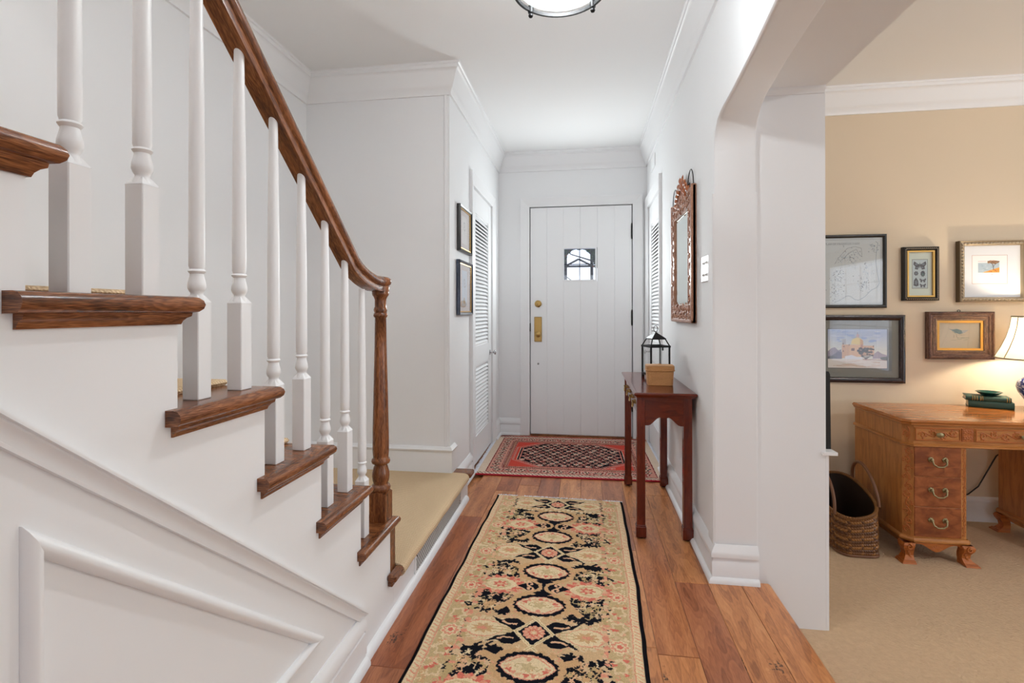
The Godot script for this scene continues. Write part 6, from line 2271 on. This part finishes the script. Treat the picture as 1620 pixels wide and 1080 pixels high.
func pedestal(o: Node3D, P: Vector3, xa: float, xb: float, zb: float, zf: float, clip_left: bool) -> void:
	var y0 := -0.062
	var y1 := 0.409
	var cl := 0.035 if clip_left else 0.022
	var ca := cl if clip_left else 0.004
	var cb := 0.004 if clip_left else cl
	var outl := pv2([xa, zb, xb, zb, xb, zf - cb, xb - cb, zf, xa + ca, zf, xa, zf - ca])
	var b := MB.new()
	b.grain = 1
	b.x = Transform3D(Basis(), -P)
	b.prism(outl, y0, y1, 0, 2)
	part(o, "pedestal", b, M.desk)
	# three drawers of figured veneer
	var da := xa + 0.037
	var dbx := xb - 0.027
	if not clip_left:
		da = xa + 0.028
		dbx = xb - 0.031
	for k in 3:
		var ya := -0.058 + k * 0.1560
		var bb := MB.new()
		bb.off = Vector2(k * 0.31 + xa, k * 0.17)
		bb.box(V(da, ya, zf - 0.004) - P, V(dbx, ya + 0.1535, zf + 0.004) - P, 0.0025, 0)
		var d := part(o, "drawer", bb, M.burl, "reddish brown burl veneer drawer front")
		bail(d, V((da + dbx) / 2, ya + 0.078, zf + 0.004) - P)
	# carved stiles
	var c := MB.new()
	var ln := y1 - y0 - 0.02
	var ux := V(1, 0, 1).normalized()
	if clip_left:
		carve_panel(c, V(xa, y0 + 0.01, zf - cl) - P + ux * 0.002, ux, Vector3.UP, 0.045, ln, 51)
		carve_panel(c, V(xb - 0.0225, y0 + 0.01, zf + 0.0005) - P, Vector3.RIGHT, Vector3.UP, 0.019, ln, 52)
	else:
		carve_panel(c, V(xa + 0.004, y0 + 0.01, zf + 0.0005) - P, Vector3.RIGHT, Vector3.UP, 0.019, ln, 53)
		carve_panel(c, V(xb - cl, y0 + 0.01, zf) - P + V(0.7071, 0, -0.7071) * 0.002, V(1, 0, -1).normalized(), Vector3.UP, 0.027, ln, 54)
	part(o, "stile_carving", c, M.desk_carved)
	# base moulding
	var m := MB.new()
	m.sweep(path_rel(pv3([V(xa, -0.090, zb), V(xa, -0.090, zf - ca), V(xa + ca, -0.090, zf), V(xb - cb, -0.090, zf), V(xb, -0.090, zf - cb), V(xb, -0.090, zb)]), P), pv2([-0.02, 0, 0.008, 0, 0.014, 0.006, 0.016, 0.014, 0.013, 0.021, 0.006, 0.028, -0.02, 0.028]), Vector3.UP, false, true, false, true, 1.0)
	m.x = Transform3D(Basis(), -P)
	m.prism(pv2([xa + 0.01, zb, xb - 0.01, zb, xb - 0.01, zf - 0.01, xa + 0.01, zf - 0.01]), -0.089, -0.0625, 0, 2)
	part(o, "base_moulding", m, M.desk)
	# shaped apron with a shell
	var ap := [xa + 0.02, -0.090]
	var w := xb - xa - 0.04
	for i in 25:
		var u := i / 24.0
		var q := absf(u - 0.5) * 2.0
		var y := -0.100 - 0.036 * smoothstep(0.72, 0.0, q) + 0.004 * sin(q * PI) - 0.012 * smoothstep(0.8, 1.0, q)
		ap.append_array([xa + 0.02 + w * u, y])
	ap.append_array([xb - 0.02, -0.090])
	var a := MB.new()
	a.x = Transform3D(Basis(), -P)
	a.prism(pv2(ap), zf - 0.012, zf + 0.002, 0, 1)
	a.x = Transform3D()
	var mid := V((xa + xb) / 2, -0.133, zf + 0.002) - P
	for k in 7:
		var g := PI / 2 + (k - 3) * 0.36
		leaf3(a, mid, Vector3.RIGHT, Vector3.UP, 0, 0, g, 0.034, 0.0055)
	part(o, "apron", a, M.desk_carved)
	var sa := MB.new()
	sa.x = Transform3D(Basis(), -P)
	for x in [xa, xb - 0.012]: sa.box(V(x, -0.112, zb + 0.05), V(x + 0.012, -0.0895, zf - 0.05))
	part(o, "side_apron", sa, M.desk)
	# scrolled bracket feet
	for s in 2:
		for e in 2:
			var fx := xa + 0.012 if s == 0 else xb - 0.012
			var fz := zf - 0.012 if e == 0 else zb + 0.03
			var sg := -1.0 if s == 0 else 1.0
			var dirv := V(sg, 0, 1.0 if e == 0 else -0.4).normalized()
			var f := MB.new()
			var rows := []
			for q in [[-0.088, 0.006, 0.026], [-0.100, 0.014, 0.027], [-0.115, 0.014, 0.024], [-0.135, 0.004, 0.020], [-0.155, 0.002, 0.019], [-0.170, 0.010, 0.023], [-0.1755, 0.014, 0.026], [-0.176, 0.018, 0.029], [-0.181, 0.020, 0.030], [-0.182, 0.023, 0.032], [-0.1895, 0.025, 0.033]]:
				var row := []
				var cc: Vector3 = V(fx, q[0], fz) + dirv * q[1] - P
				for k in 5:
					var c4: Vector2 = [Vector2(-1, 1), Vector2(1, 1), Vector2(1, -1), Vector2(-1, -1), Vector2(-1, 1)][k]
					row.append(cc + V(c4.x * q[2], 0, c4.y * q[2]))
				rows.append(row)
			for i in rows.size() - 1:
				for k in 4:
					var mid4: Vector3 = (rows[i][k] + rows[i][k + 1]) / 2 - (V(fx, rows[i][k].y + P.y, fz) - P)
					f.face([rows[i][k], rows[i][k + 1], rows[i + 1][k + 1], rows[i + 1][k]], mid4 * V(1, 0, 1))
			f.face(rows[-1].slice(0, 4), Vector3.DOWN)
			if e == 0:
				scroll(f, V(fx, -0.106, fz) - P + dirv * 0.014 + V(0, 0, 0.028), Vector3.RIGHT, Vector3.UP, 0, 0, 0.015, PI / 2, 1.2, sg, 0.0042)
				for k in 3: leaf3(f, V(fx, -0.128 - k * 0.012, fz + 0.0215) - P + dirv * 0.004, Vector3.RIGHT, Vector3.UP, 0, 0, -PI / 2 + (k - 1) * 0.5, 0.02, 0.006)
			part(o, "foot", f, M.desk_carved)


func build_desk_things() -> void:
	var TOP := 0.545
	# two green books
	var ang := -0.464
	var bw := 0.195
	var bd := 0.108
	for k in 2:
		var hgt := 0.040 if k == 0 else 0.026
		var at := V(2.314, TOP + (0.0 if k == 0 else 0.0402), -3.2535)
		var o := thing("book", ["thick dark green clothbound book lying at the bottom of the pile on the desk", "green book with gilt bands lying on top of the other book, under the jade dish"][k], "book", at, ang + (0.015 if k else 0.0), "books on the desk")
		var x := -bw / 2 - (0.012 if k else 0.0)
		var cv := MB.new()
		# boards and a rounded spine to the front
		cv.box(V(x, 0, -bd), V(x + bw, 0.003, 0), 0.001).box(V(x, hgt - 0.003, -bd), V(x + bw, hgt, 0), 0.001)
		var sp := []
		for i in 9:
			var a := -PI / 2 + PI * i / 8.0
			sp.append_array([0.008 * cos(a), hgt / 2 + hgt / 2 * sin(a)])
		sp.append_array([-0.003, hgt, -0.003, 0])
		cv.x = Transform3D(Basis(V(0, 0, -1), V(0, 1, 0), V(1, 0, 0)), V(x, 0, 0))
		cv.x = Transform3D(Basis(V(0, 0, 1), V(0, 1, 0), V(-1, 0, 0)), V(x + bw, 0, 0))
		cv.prism(pv2(sp), 0.0, bw, 0, 1, true)
		part(o, "cover", cv, M.green_cloth)
		part(o, "pages", MB.new().box(V(x + 0.003, 0.003, -bd + 0.004), V(x + bw - 0.003, hgt - 0.003, -0.002)), M.page)
		if k == 1:
			var gb := MB.new()
			for p in [0.030, 0.040, 0.050, 0.066, 0.074, bw - 0.018, bw - 0.008]:
				var gp := PackedVector3Array()
				for i in 9:
					var a := -PI / 2 + PI * i / 8.0
					gp.append(V(x + p, hgt / 2 + (hgt / 2) * sin(a), 0.008 * cos(a)))
				gb.tube(gp, 0.0016, 4)
			part(o, "gilt_band", gb, M.gold, "gold bands across the spine")
	var dish := thing("dish", "small dark green glazed dish on the pile of books", "dish", V(2.340, TOP + 0.0664, -3.305))
	part(dish, "bowl", MB.new().lathe(pv2([0, 0, 0.030, 0, 0.034, 0.004, 0.046, 0.011, 0.057, 0.020, 0.061, 0.022, 0.059, 0.024, 0.044, 0.015, 0.030, 0.009, 0, 0.007]), 32), M.jade)
	# lamp: wooden foot, blue and white jar, bell shade
	var at := V(2.560, TOP, -3.20)
	var l := thing("table_lamp", "blue and white china table lamp with a cream bell shade on the desk", "table lamp", at)
	part(l, "foot", MB.new().lathe(pv2([0, 0, 0.092, 0, 0.096, 0.006, 0.096, 0.012, 0.084, 0.018, 0.080, 0.026, 0, 0.026]), 32), M.frame_brown)
	part(l, "jar", MB.new().lathe(pv2([0, 0.026, 0.072, 0.026, 0.076, 0.034, 0.098, 0.060, 0.122, 0.100, 0.130, 0.130, 0.124, 0.158, 0.100, 0.182, 0.060, 0.196, 0.042, 0.202, 0.040, 0.222, 0.045, 0.228, 0, 0.230]), 40), M.china)
	part(l, "stem", MB.new().lathe(pv2([0, 0.228, 0.008, 0.228, 0.008, 0.50, 0.003, 0.51, 0.003, 0.545, 0.009, 0.552, 0.006, 0.562, 0, 0.564]), 12), M.brass)
	part(l, "bulb", MB.new().lathe(pv2([0, 0.345, 0.012, 0.345, 0.020, 0.36, 0.030, 0.39, 0.026, 0.415, 0, 0.43]), 16), M.bulb)
	var sb := MB.new()
	var prof := [[0.218, 0.293], [0.190, 0.352], [0.168, 0.410], [0.153, 0.468], [0.145, 0.530]]
	var g := []
	for q in prof:
		var row := []
		for i in 49:
			var a := TAU * i / 48.0
			var r: float = q[0] * (1.0 - 0.012 * absf(sin(a * 4.0)))
			row.append(V(r * cos(a), q[1], r * sin(a)))
		g.append(row)
	sb.grid(g, V(0, 0.42, 0))
	var shade := part(l, "lamp_shade", sb, M.shade)
	var tr := MB.new()
	for q in [prof[0], prof[4]]:
		var rp := PackedVector3Array()
		for i in 48:
			var a := TAU * i / 48.0
			var r: float = q[0] * (1.0 - 0.012 * absf(sin(a * 4.0)))
			rp.append(V(r * cos(a), q[1], r * sin(a)))
		tr.tube(rp, 0.0042, 6, -1, true)
	for i in 8:
		var a := TAU * i / 8.0
		var rp := PackedVector3Array()
		for q in prof: rp.append(V((q[0] + 0.0015) * cos(a), q[1], (q[0] + 0.0015) * sin(a)))
		tr.tube(rp, 0.0022, 5)
	part(shade, "braid", tr, M.shade_trim, "grey green braid along edges and seams")
	omni("table_lamp_light", at + V(0, 0.388, 0), LAMPT, c8(255, 236, 208), 0.03)
	# lamp flex behind the desk
	var cp := PackedVector3Array()
	for q in [[2.56, 0.30, -3.395], [2.52, 0.27, -3.42], [2.475, 0.225, -3.44], [2.43, 0.12, -3.45], [2.385, 0.03, -3.452], [2.33, -0.02, -3.452], [2.25, -0.045, -3.45], [2.12, -0.06, -3.45]]: cp.append(V(q[0], q[1], q[2]))
	solo("lamp_cord", MB.new().tube(cp, 0.004, 6), M.cord_brown, "black lamp cord hanging down the wall in the kneehole of the desk", "cord")


const LAMPT := 0.4


# ---------------------------------------------------------------- pictures

# frame of a picture on a wall; local x right, y up, z out; outer size w by h; outline x: outward from the inner edge, y: out of the wall
func frame_mesh(w: float, h: float, fw: float, pr: PackedVector2Array) -> MB:
	var a := w / 2 - fw
	var c := h / 2 - fw
	return MB.new().sweep(pv3([V(-a, -c, 0), V(a, -c, 0), V(a, c, 0), V(-a, c, 0)]), pr, Vector3.BACK, true)


func picture(nm: String, label: String, at: Vector3, turn: float, w: float, h: float, fw: float, pr: PackedVector2Array, fmat: Material, im: Image, depth: float, glass: bool, group := "") -> Node3D:
	var o := thing(nm, label, "picture", at, turn, group)
	part(o, "frame", frame_mesh(w, h, fw, pr), fmat)
	var iw := w - 2 * fw + 0.004
	var ih := h - 2 * fw + 0.004
	part(o, "backing", MB.new().box(V(-iw / 2, -ih / 2, 0.001), V(iw / 2, ih / 2, depth - 0.001)), M.black)
	part(o, "print", MB.new().rect(V(-iw / 2, -ih / 2, depth), Vector3.RIGHT, Vector3.UP, iw, ih), printed(nm + "_print_%d" % M.size(), im, 0.75))
	if glass: part(o, "pane", MB.new().box(V(-iw / 2, -ih / 2, depth + 0.003), V(iw / 2, ih / 2, depth + 0.0045)), M.picture_glass)
	return o


func bars(o: Node3D, nm: String, x0: float, y0: float, x1: float, y1: float, t: float, z0: float, z1: float, m: Material) -> void:
	part(o, nm, MB.new().box(V(x0, y0, z0), V(x1, y0 + t, z1)).box(V(x0, y1 - t, z0), V(x1, y1, z1)).box(V(x0, y0 + t, z0), V(x0 + t, y1 - t, z1)).box(V(x1 - t, y0 + t, z0), V(x1, y1 - t, z1)), m)


func build_pictures() -> void:
	var z := TAN + 0.002
	# old map, partly behind the white wall
	var mp := picture("map_picture", "old park map in a thin black frame, upper left on the tan wall", V(1.645, 1.361, z), 0.0, 0.47, 0.466, 0.020, pv2([0, 0.0, 0.020, 0.0, 0.020, 0.018, 0.017, 0.021, 0.006, 0.021, 0.002, 0.017, 0, 0.012]), M.frame_black, map_image(), 0.008, true)
	var tm := TextMesh.new()
	tm.text = "GENERAL PLAN OF FRANKLIN PARK"
	var sf := SystemFont.new()
	sf.font_names = PackedStringArray(["Droid Serif"])
	tm.font = sf
	tm.font_size = 32
	tm.pixel_size = 0.0165 / 32.0
	tm.depth = 0.0004
	var tx := part(mp, "title", tm, flat("map_ink", c8(138, 146, 150), 0.8))
	tx.position = V(-0.062, 0.176, 0.0084)
	# butterfly plate in a gold and black rope frame
	var bf := picture("butterfly_picture", "small framed print of butterflies and beetles in a black and gold beaded frame", V(2.071, 1.340, z), 0.0, 0.202, 0.336, 0.026, pv2([0, 0.0, 0.026, 0.0, 0.026, 0.024, 0.022, 0.030, 0.010, 0.032, 0.006, 0.026, 0.006, 0.020, 0, 0.018]), M.frame_black, butterfly_image(), 0.010, true)
	bars(bf, "inner_gilt", -0.0775, -0.1445, 0.0775, 0.1445, 0.009, 0.012, 0.024, M.gold)
	var bd := MB.new()
	for e in 4:
		var L := 0.300 if e < 2 else 0.166
		var n := int(L / 0.0105)
		for i in n + 1:
			var t := -L / 2 + L * i / n
			var c := Vector2((-1 if e == 0 else 1) * 0.0895, t) if e < 2 else Vector2(t, (-1 if e == 2 else 1) * 0.1565)
			bd.x = Transform3D(Basis(Vector3.BACK, 0.7 + (PI / 2 if e > 1 else 0.0)), V(c.x, c.y, 0.030))
			bd.bx(0, 0, 0, 0.010, 0.0042, 0.005, 0.0014)
	part(bf, "beading", bd, M.silver_gilt)
	# tree by the sea, white mat, silver rope frame
	var tp := picture("tree_picture", "small watercolour of a seaside tree in a wide white mat and silver rope frame", V(2.466, 1.350, z), 0.0, 0.372, 0.376, 0.030, pv2([0, 0.0, 0.030, 0.0, 0.030, 0.034, 0.026, 0.038, 0.020, 0.034, 0.012, 0.038, 0.004, 0.034, 0, 0.024]), M.silver_gilt, tree_image(), 0.014, false)
	part(tp, "frame_side", MB.new().box(V(-0.1875, -0.1885, 0), V(-0.1861, 0.1885, 0.034)), flat("frame_side_brown", c8(92, 74, 48), 0.5), "brown outer side of the frame")
	var rp := MB.new()
	for e in 4:
		var L := 0.340
		var n := 17
		for i in n:
			var t := -L / 2 + L * (i + 0.5) / n
			var c := Vector2((-1 if e == 0 else 1) * 0.1705, t) if e < 2 else Vector2(t, (-1 if e == 2 else 1) * 0.1725)
			rp.x = Transform3D(Basis(Vector3.BACK, 0.62 + (PI / 2 if e < 2 else 0.0)), V(c.x, c.y, 0.036)).scaled_local(V(1.0, 0.36, 0.45))
			rp.lathe(pv2([0.0, -0.012, 0.008, -0.008, 0.0115, 0, 0.008, 0.008, 0, 0.012]), 8)
	part(tp, "rope", rp, M.silver_gilt)
	# mission church watercolour, grey mat, dark frame
	var ms := picture("church_picture", "watercolour of a domed church with a dark tree in a wide dark brown frame", V(1.700, 0.868, z), 0.0, 0.570, 0.430, 0.034, pv2([0, 0.0, 0.034, 0.0, 0.034, 0.018, 0.030, 0.022, 0.004, 0.020, 0, 0.014]), M.frame_dark, church_image(), 0.008, true)
	ms.set_meta("kind_of", "")
	ms.remove_meta("kind_of")
	# shore bird, deep walnut frame with a gilt slip
	var bp := picture("bird_picture", "small watercolour of a blue shore bird in a deep brown frame with gilt slip", V(2.289, 0.956, z), 0.0, 0.366, 0.294, 0.056, pv2([0, 0.0, 0.056, 0.0, 0.056, 0.030, 0.052, 0.036, 0.044, 0.037, 0.040, 0.031, 0.036, 0.028, 0.028, 0.030, 0.024, 0.026, 0.016, 0.024, 0.012, 0.027, 0.002, 0.024, 0, 0.018]), M.frame_brown, bird_image(), 0.008, true)
	bars(bp, "gilt_slip", -0.128, -0.092, 0.128, 0.092, 0.014, 0.0128, 0.020, M.gold)
	var ringp := PackedVector3Array()
	for i in 16: ringp.append(V(0.008 * cos(TAU * i / 16.0), 0.152 + 0.006 * sin(TAU * i / 16.0), 0.01))
	part(bp, "hanging_ring", MB.new().tube(ringp, 0.0018, 5, -1, true), M.black_metal)
	# two narrow pictures on the left hall wall
	for k in 2:
		var y0 := 1.484 if k == 0 else 1.088
		var y1 := 1.772 if k == 0 else 1.428
		var pr := pv2([0, 0.0, 0.018, 0.0, 0.018, 0.020, 0.015, 0.024, 0.004, 0.020, 0, 0.014])
		var o := picture("hall_picture", ["upper of the two black framed shell prints on the left hall wall", "lower of the two framed shell prints, with a bluish edge, on the left hall wall"][k], V(WL + 0.002, (y0 + y1) / 2, -3.130), PI / 2, 0.318 if k == 0 else 0.352, y1 - y0, 0.018, pr, M.frame_black if k == 0 else M.frame_navy, shell_image(k), 0.008, true, "prints on the left hall wall")
		var ww := 0.141 if k == 0 else 0.158
		bars(o, "inner_gilt", -ww - 0.001, -(y1 - y0) / 2 + 0.018, ww + 0.001, (y1 - y0) / 2 - 0.018, 0.006, 0.0128, 0.016, M.gold)


# ---------------------------------------------------------------- basket

func build_basket() -> void:
	var o := thing("basket", "brown herringbone woven basket with two rattan handles on the carpet beside the desk", "basket", V(1.44, LOW, -3.07))
	var P := o.position
	var yb := 0.012
	# plan: nearly rectangular at the base, oval at the rim
	var pt := func(a: float, u: float) -> Vector3:
		var rx := lerpf(0.103, 0.118, u)
		var rz := lerpf(0.200, 0.205, u)
		var e := lerpf(5.0, 2.6, u)
		var c := cos(a)
		var s := sin(a)
		var k := pow(pow(absf(c), e) + pow(absf(s), e), -1.0 / e)
		# the rim is highest at the far end and dips in front
		var h := 0.252 + 0.026 * c * k + 0.054 * -s * k
		return V(rx * c * k, yb + u * h, rz * s * k)
	var cz := V(0, 0.1, 0)
	var inner := []
	for i in 9:
		var row := []
		for j in 49:
			var p: Vector3 = pt.call(TAU * j / 48.0, i / 8.0)
			row.append(V(p.x * 0.955, p.y, p.z * 0.975))
		inner.append(row)
	var lin := MB.new()
	lin.grid(inner, V(0, 0.15, 0))
	var fl := []
	for j in 48: fl.append(V(inner[0][j].x, yb, inner[0][j].z))
	lin.face(fl, Vector3.UP)
	part(o, "lining", lin, M.strip_dark)
	# herringbone strips, each a raised slip
	var packs := [MB.new(), MB.new(), MB.new()]
	var rows := 13
	var cols := 62
	for i in rows:
		for j in cols:
			var u0 := (i + 0.5) / rows
			var a0 := TAU * (j + 0.5) / cols
			var dirr := 1.0 if i % 2 else -1.0
			var du := 0.78 / rows
			var da := TAU / cols * 0.95
			var c0: Vector3 = pt.call(a0 - da * 0.66, clampf(u0 - dirr * du * 0.78, 0.003, 0.99))
			var c1: Vector3 = pt.call(a0 + da * 0.66, clampf(u0 + dirr * du * 0.78, 0.003, 0.99))
			var nn := V(c0.x + c1.x, 0, (c0.z + c1.z) * 0.35).normalized()
			if absf((c0 + c1).z) > 0.36: nn = V((c0.x + c1.x) * 0.8, 0, signf(c0.z) * 0.2).normalized()
			var d := c1 - c0
			var s := d.cross(nn).normalized() * 0.0066
			nn = s.cross(d).normalized()
			if nn.dot(V(c0.x, 0, c0.z)) < 0: nn = -nn
			var b: MB = packs[(i * 7 + j * 3 + (j * j) % 5) % 3]
			var r0 := c0 + nn * 0.0015
			var r1 := c1 + nn * 0.0015
			var mm := (c0 + c1) / 2 + nn * 0.0055
			for e in [1.0, -1.0]:
				var q: Vector3 = s * e
				b.face([c0 + q, r0, mm], nn + q * 60.0)
				b.face([c0 + q, mm, (c0 + c1) / 2 + q + nn * 0.003], nn + q * 60.0)
				b.face([(c0 + c1) / 2 + q + nn * 0.003, mm, c1 + q], nn + q * 60.0)
				b.face([c1 + q, mm, r1], nn + q * 60.0)
	for k in 3:
		var w := part(o, "weave", packs[k], M["strip_%d" % k])
		w.set_meta("kind", "stuff")
	# rim wound with cane
	var rim := PackedVector3Array()
	for j in 48: rim.append(pt.call(TAU * j / 48.0, 1.0))
	part(o, "rim", MB.new().tube(rim, 0.0075, 8, -1, true), M.strip_1)
	var wind := MB.new()
	for j in 120:
		var a := TAU * j / 120.0
		var c: Vector3 = pt.call(a, 1.0)
		var t: Vector3 = ((pt.call(a + 0.02, 1.0) as Vector3) - c).normalized()
		var sd := t.cross(Vector3.UP).normalized()
		var rp := PackedVector3Array()
		for i in 8:
			var g := TAU * i / 8.0
			rp.append(c + (sd * cos(g) + Vector3.UP * sin(g)) * 0.0078 + t * (0.002 * sin(g)))
		wind.tube(rp, 0.0020, 4, -1, true)
	var wd := part(o, "rim_winding", wind, M.strip_0)
	wd.set_meta("kind", "stuff")
	var foot := PackedVector3Array()
	for j in 48:
		var p: Vector3 = pt.call(TAU * j / 48.0, 0.0)
		foot.append(V(p.x * 1.01, 0.0075, p.z * 1.01))
	part(o, "base_rim", MB.new().tube(foot, 0.0072, 8, -1, true), M.rattan)
	for s in [-1.0, 1.0]:
		var hp := PackedVector3Array()
		for i in 25:
			var u := i / 24.0
			var a := PI * u
			var zz := 0.135 * cos(a)
			hp.append(V(s * (0.110 - 0.010 * sin(a)), yb + 0.250 + 0.024 * s - 0.034 * cos(a) + 0.150 * sin(a), zz + 0.01))
		part(o, "handle", MB.new().tube(hp, 0.0085, 8), M.rattan)


# ---------------------------------------------------------------- what shows through the little window in the front door

func build_outside() -> void:
	struct("ground_outside", MB.new().box(V(-30, -0.6, -40), V(30, -0.3, BACK - 0.14)).box(V(-30, -0.6, 7.12), V(30, -0.3, 30)).box(V(5.32, -0.6, -4.6), V(30, -0.3, 7.12)), M.snow)
	# porch arch of dark timber with creeper
	var o := thing("porch_frame", "dark timber porch frame seen through the little window in the front door", "porch", V(-0.08, -0.3, -6.0))
	for s in [-1, 1]: part(o, "post", MB.new().bx(s * 0.155, 1.25, 0, 0.035, 2.5, 0.035, 0.003), M.iron)
	part(o, "beam", MB.new().bx(0, 1.945, 0, 0.9, 0.022, 0.035, 0.003), M.iron)
	var br := MB.new()
	for s in [-1.0, 1.0]:
		var p := PackedVector3Array()
		for i in 8:
			var a := PI / 2 * i / 7.0
			p.append(V(s * (0.155 - 0.155 * sin(a)), 1.95 + 0.08 * sin(a) + 0.0, 0))
		br.tube(p, 0.012, 6)
	part(o, "brace", br, M.iron)
	var bs := thing("porch_roof", "dark porch roof edge above the view through the front door window", "roof", V(-0.08, 1.82, -6.2))
	part(bs, "fascia", MB.new().prism(pv2([-0.6, 0.6, -0.6, -0.25, -0.19, -0.12, -0.15, -0.02, -0.08, 0.045, 0, 0.065, 0.08, 0.045, 0.15, -0.02, 0.19, -0.12, 0.6, -0.25, 0.6, 0.6]), -0.04, 0.04), M.iron)
	# creeper leaves
	var r := RandomNumberGenerator.new()
	r.seed = 6
	var c := MB.new()
	var c2 := MB.new()
	for i in 260:
		var a := r.randf_range(-0.25, PI + 0.25)
		var rad := r.randf_range(0.17, 0.34)
		var q := V(-0.08 + rad * cos(a) * 1.0, 1.66 + rad * sin(a) * 1.05, -5.9 + r.randf_range(-0.03, 0.03))
		leaf3(c if r.randf() < 0.85 else c2, q, V(1, 0, r.randf_range(-0.5, 0.5)).normalized(), V(0, 1, r.randf_range(-0.4, 0.4)).normalized(), 0, 0, r.randf() * TAU, 0.035, 0.012)
	var cr := thing("creeper", "leafy creeper round the porch opening outside the front door", "plant", Vector3.ZERO)
	var lf := part(cr, "leaves", c, M.leaf)
	lf.set_meta("kind", "stuff")
	var lf2 := part(cr, "leaves", c2, M.leaf_red)
	lf2.set_meta("kind", "stuff")
	part(cr, "stem", MB.new().tube(pv3([V(-0.36, -0.3, -5.92), V(-0.34, 0.6, -5.9), V(-0.36, 1.4, -5.92), V(-0.28, 1.85, -5.9), V(-0.05, 2.0, -5.92), V(0.18, 1.84, -5.9), V(0.25, 1.5, -5.9)]), 0.010, 6), M.bark)
	# bare branches further off
	var t := thing("bare_tree", "bare leafless tree standing in the bright yard beyond the porch", "tree", V(0.5, -0.3, -11.0))
	part(t, "trunk", MB.new().tube(pv3([V(0, 0, 0), V(0.03, 1.2, 0), V(-0.05, 2.6, 0), V(0.02, 4.2, 0)]), 0.09, 8, 0.03), M.bark)
	for i in 9:
		var y := 0.9 + i * 0.28
		var s := -1.0 if i % 2 else 1.0
		part(t, "branch", MB.new().tube(pv3([V(0, y, 0), V(s * 0.35, y + 0.2, 0.05), V(s * 0.8, y + 0.34, 0.1), V(s * 1.3, y + 0.7, 0.1)]), 0.022, 5, 0.006), M.bark)
	var hs := thing("white_wall_outside", "pale brick garden wall across the yard beyond the front door", "wall", V(0, -0.3, -16.0))
	part(hs, "body", MB.new().box(V(-9, 0, -0.2), V(9, 1.7, 0.2)), M.brick_far)
	part(hs, "coping", MB.new().box(V(-9.1, 1.7, -0.26), V(9.1, 1.8, 0.26), 0.01), M.snow)
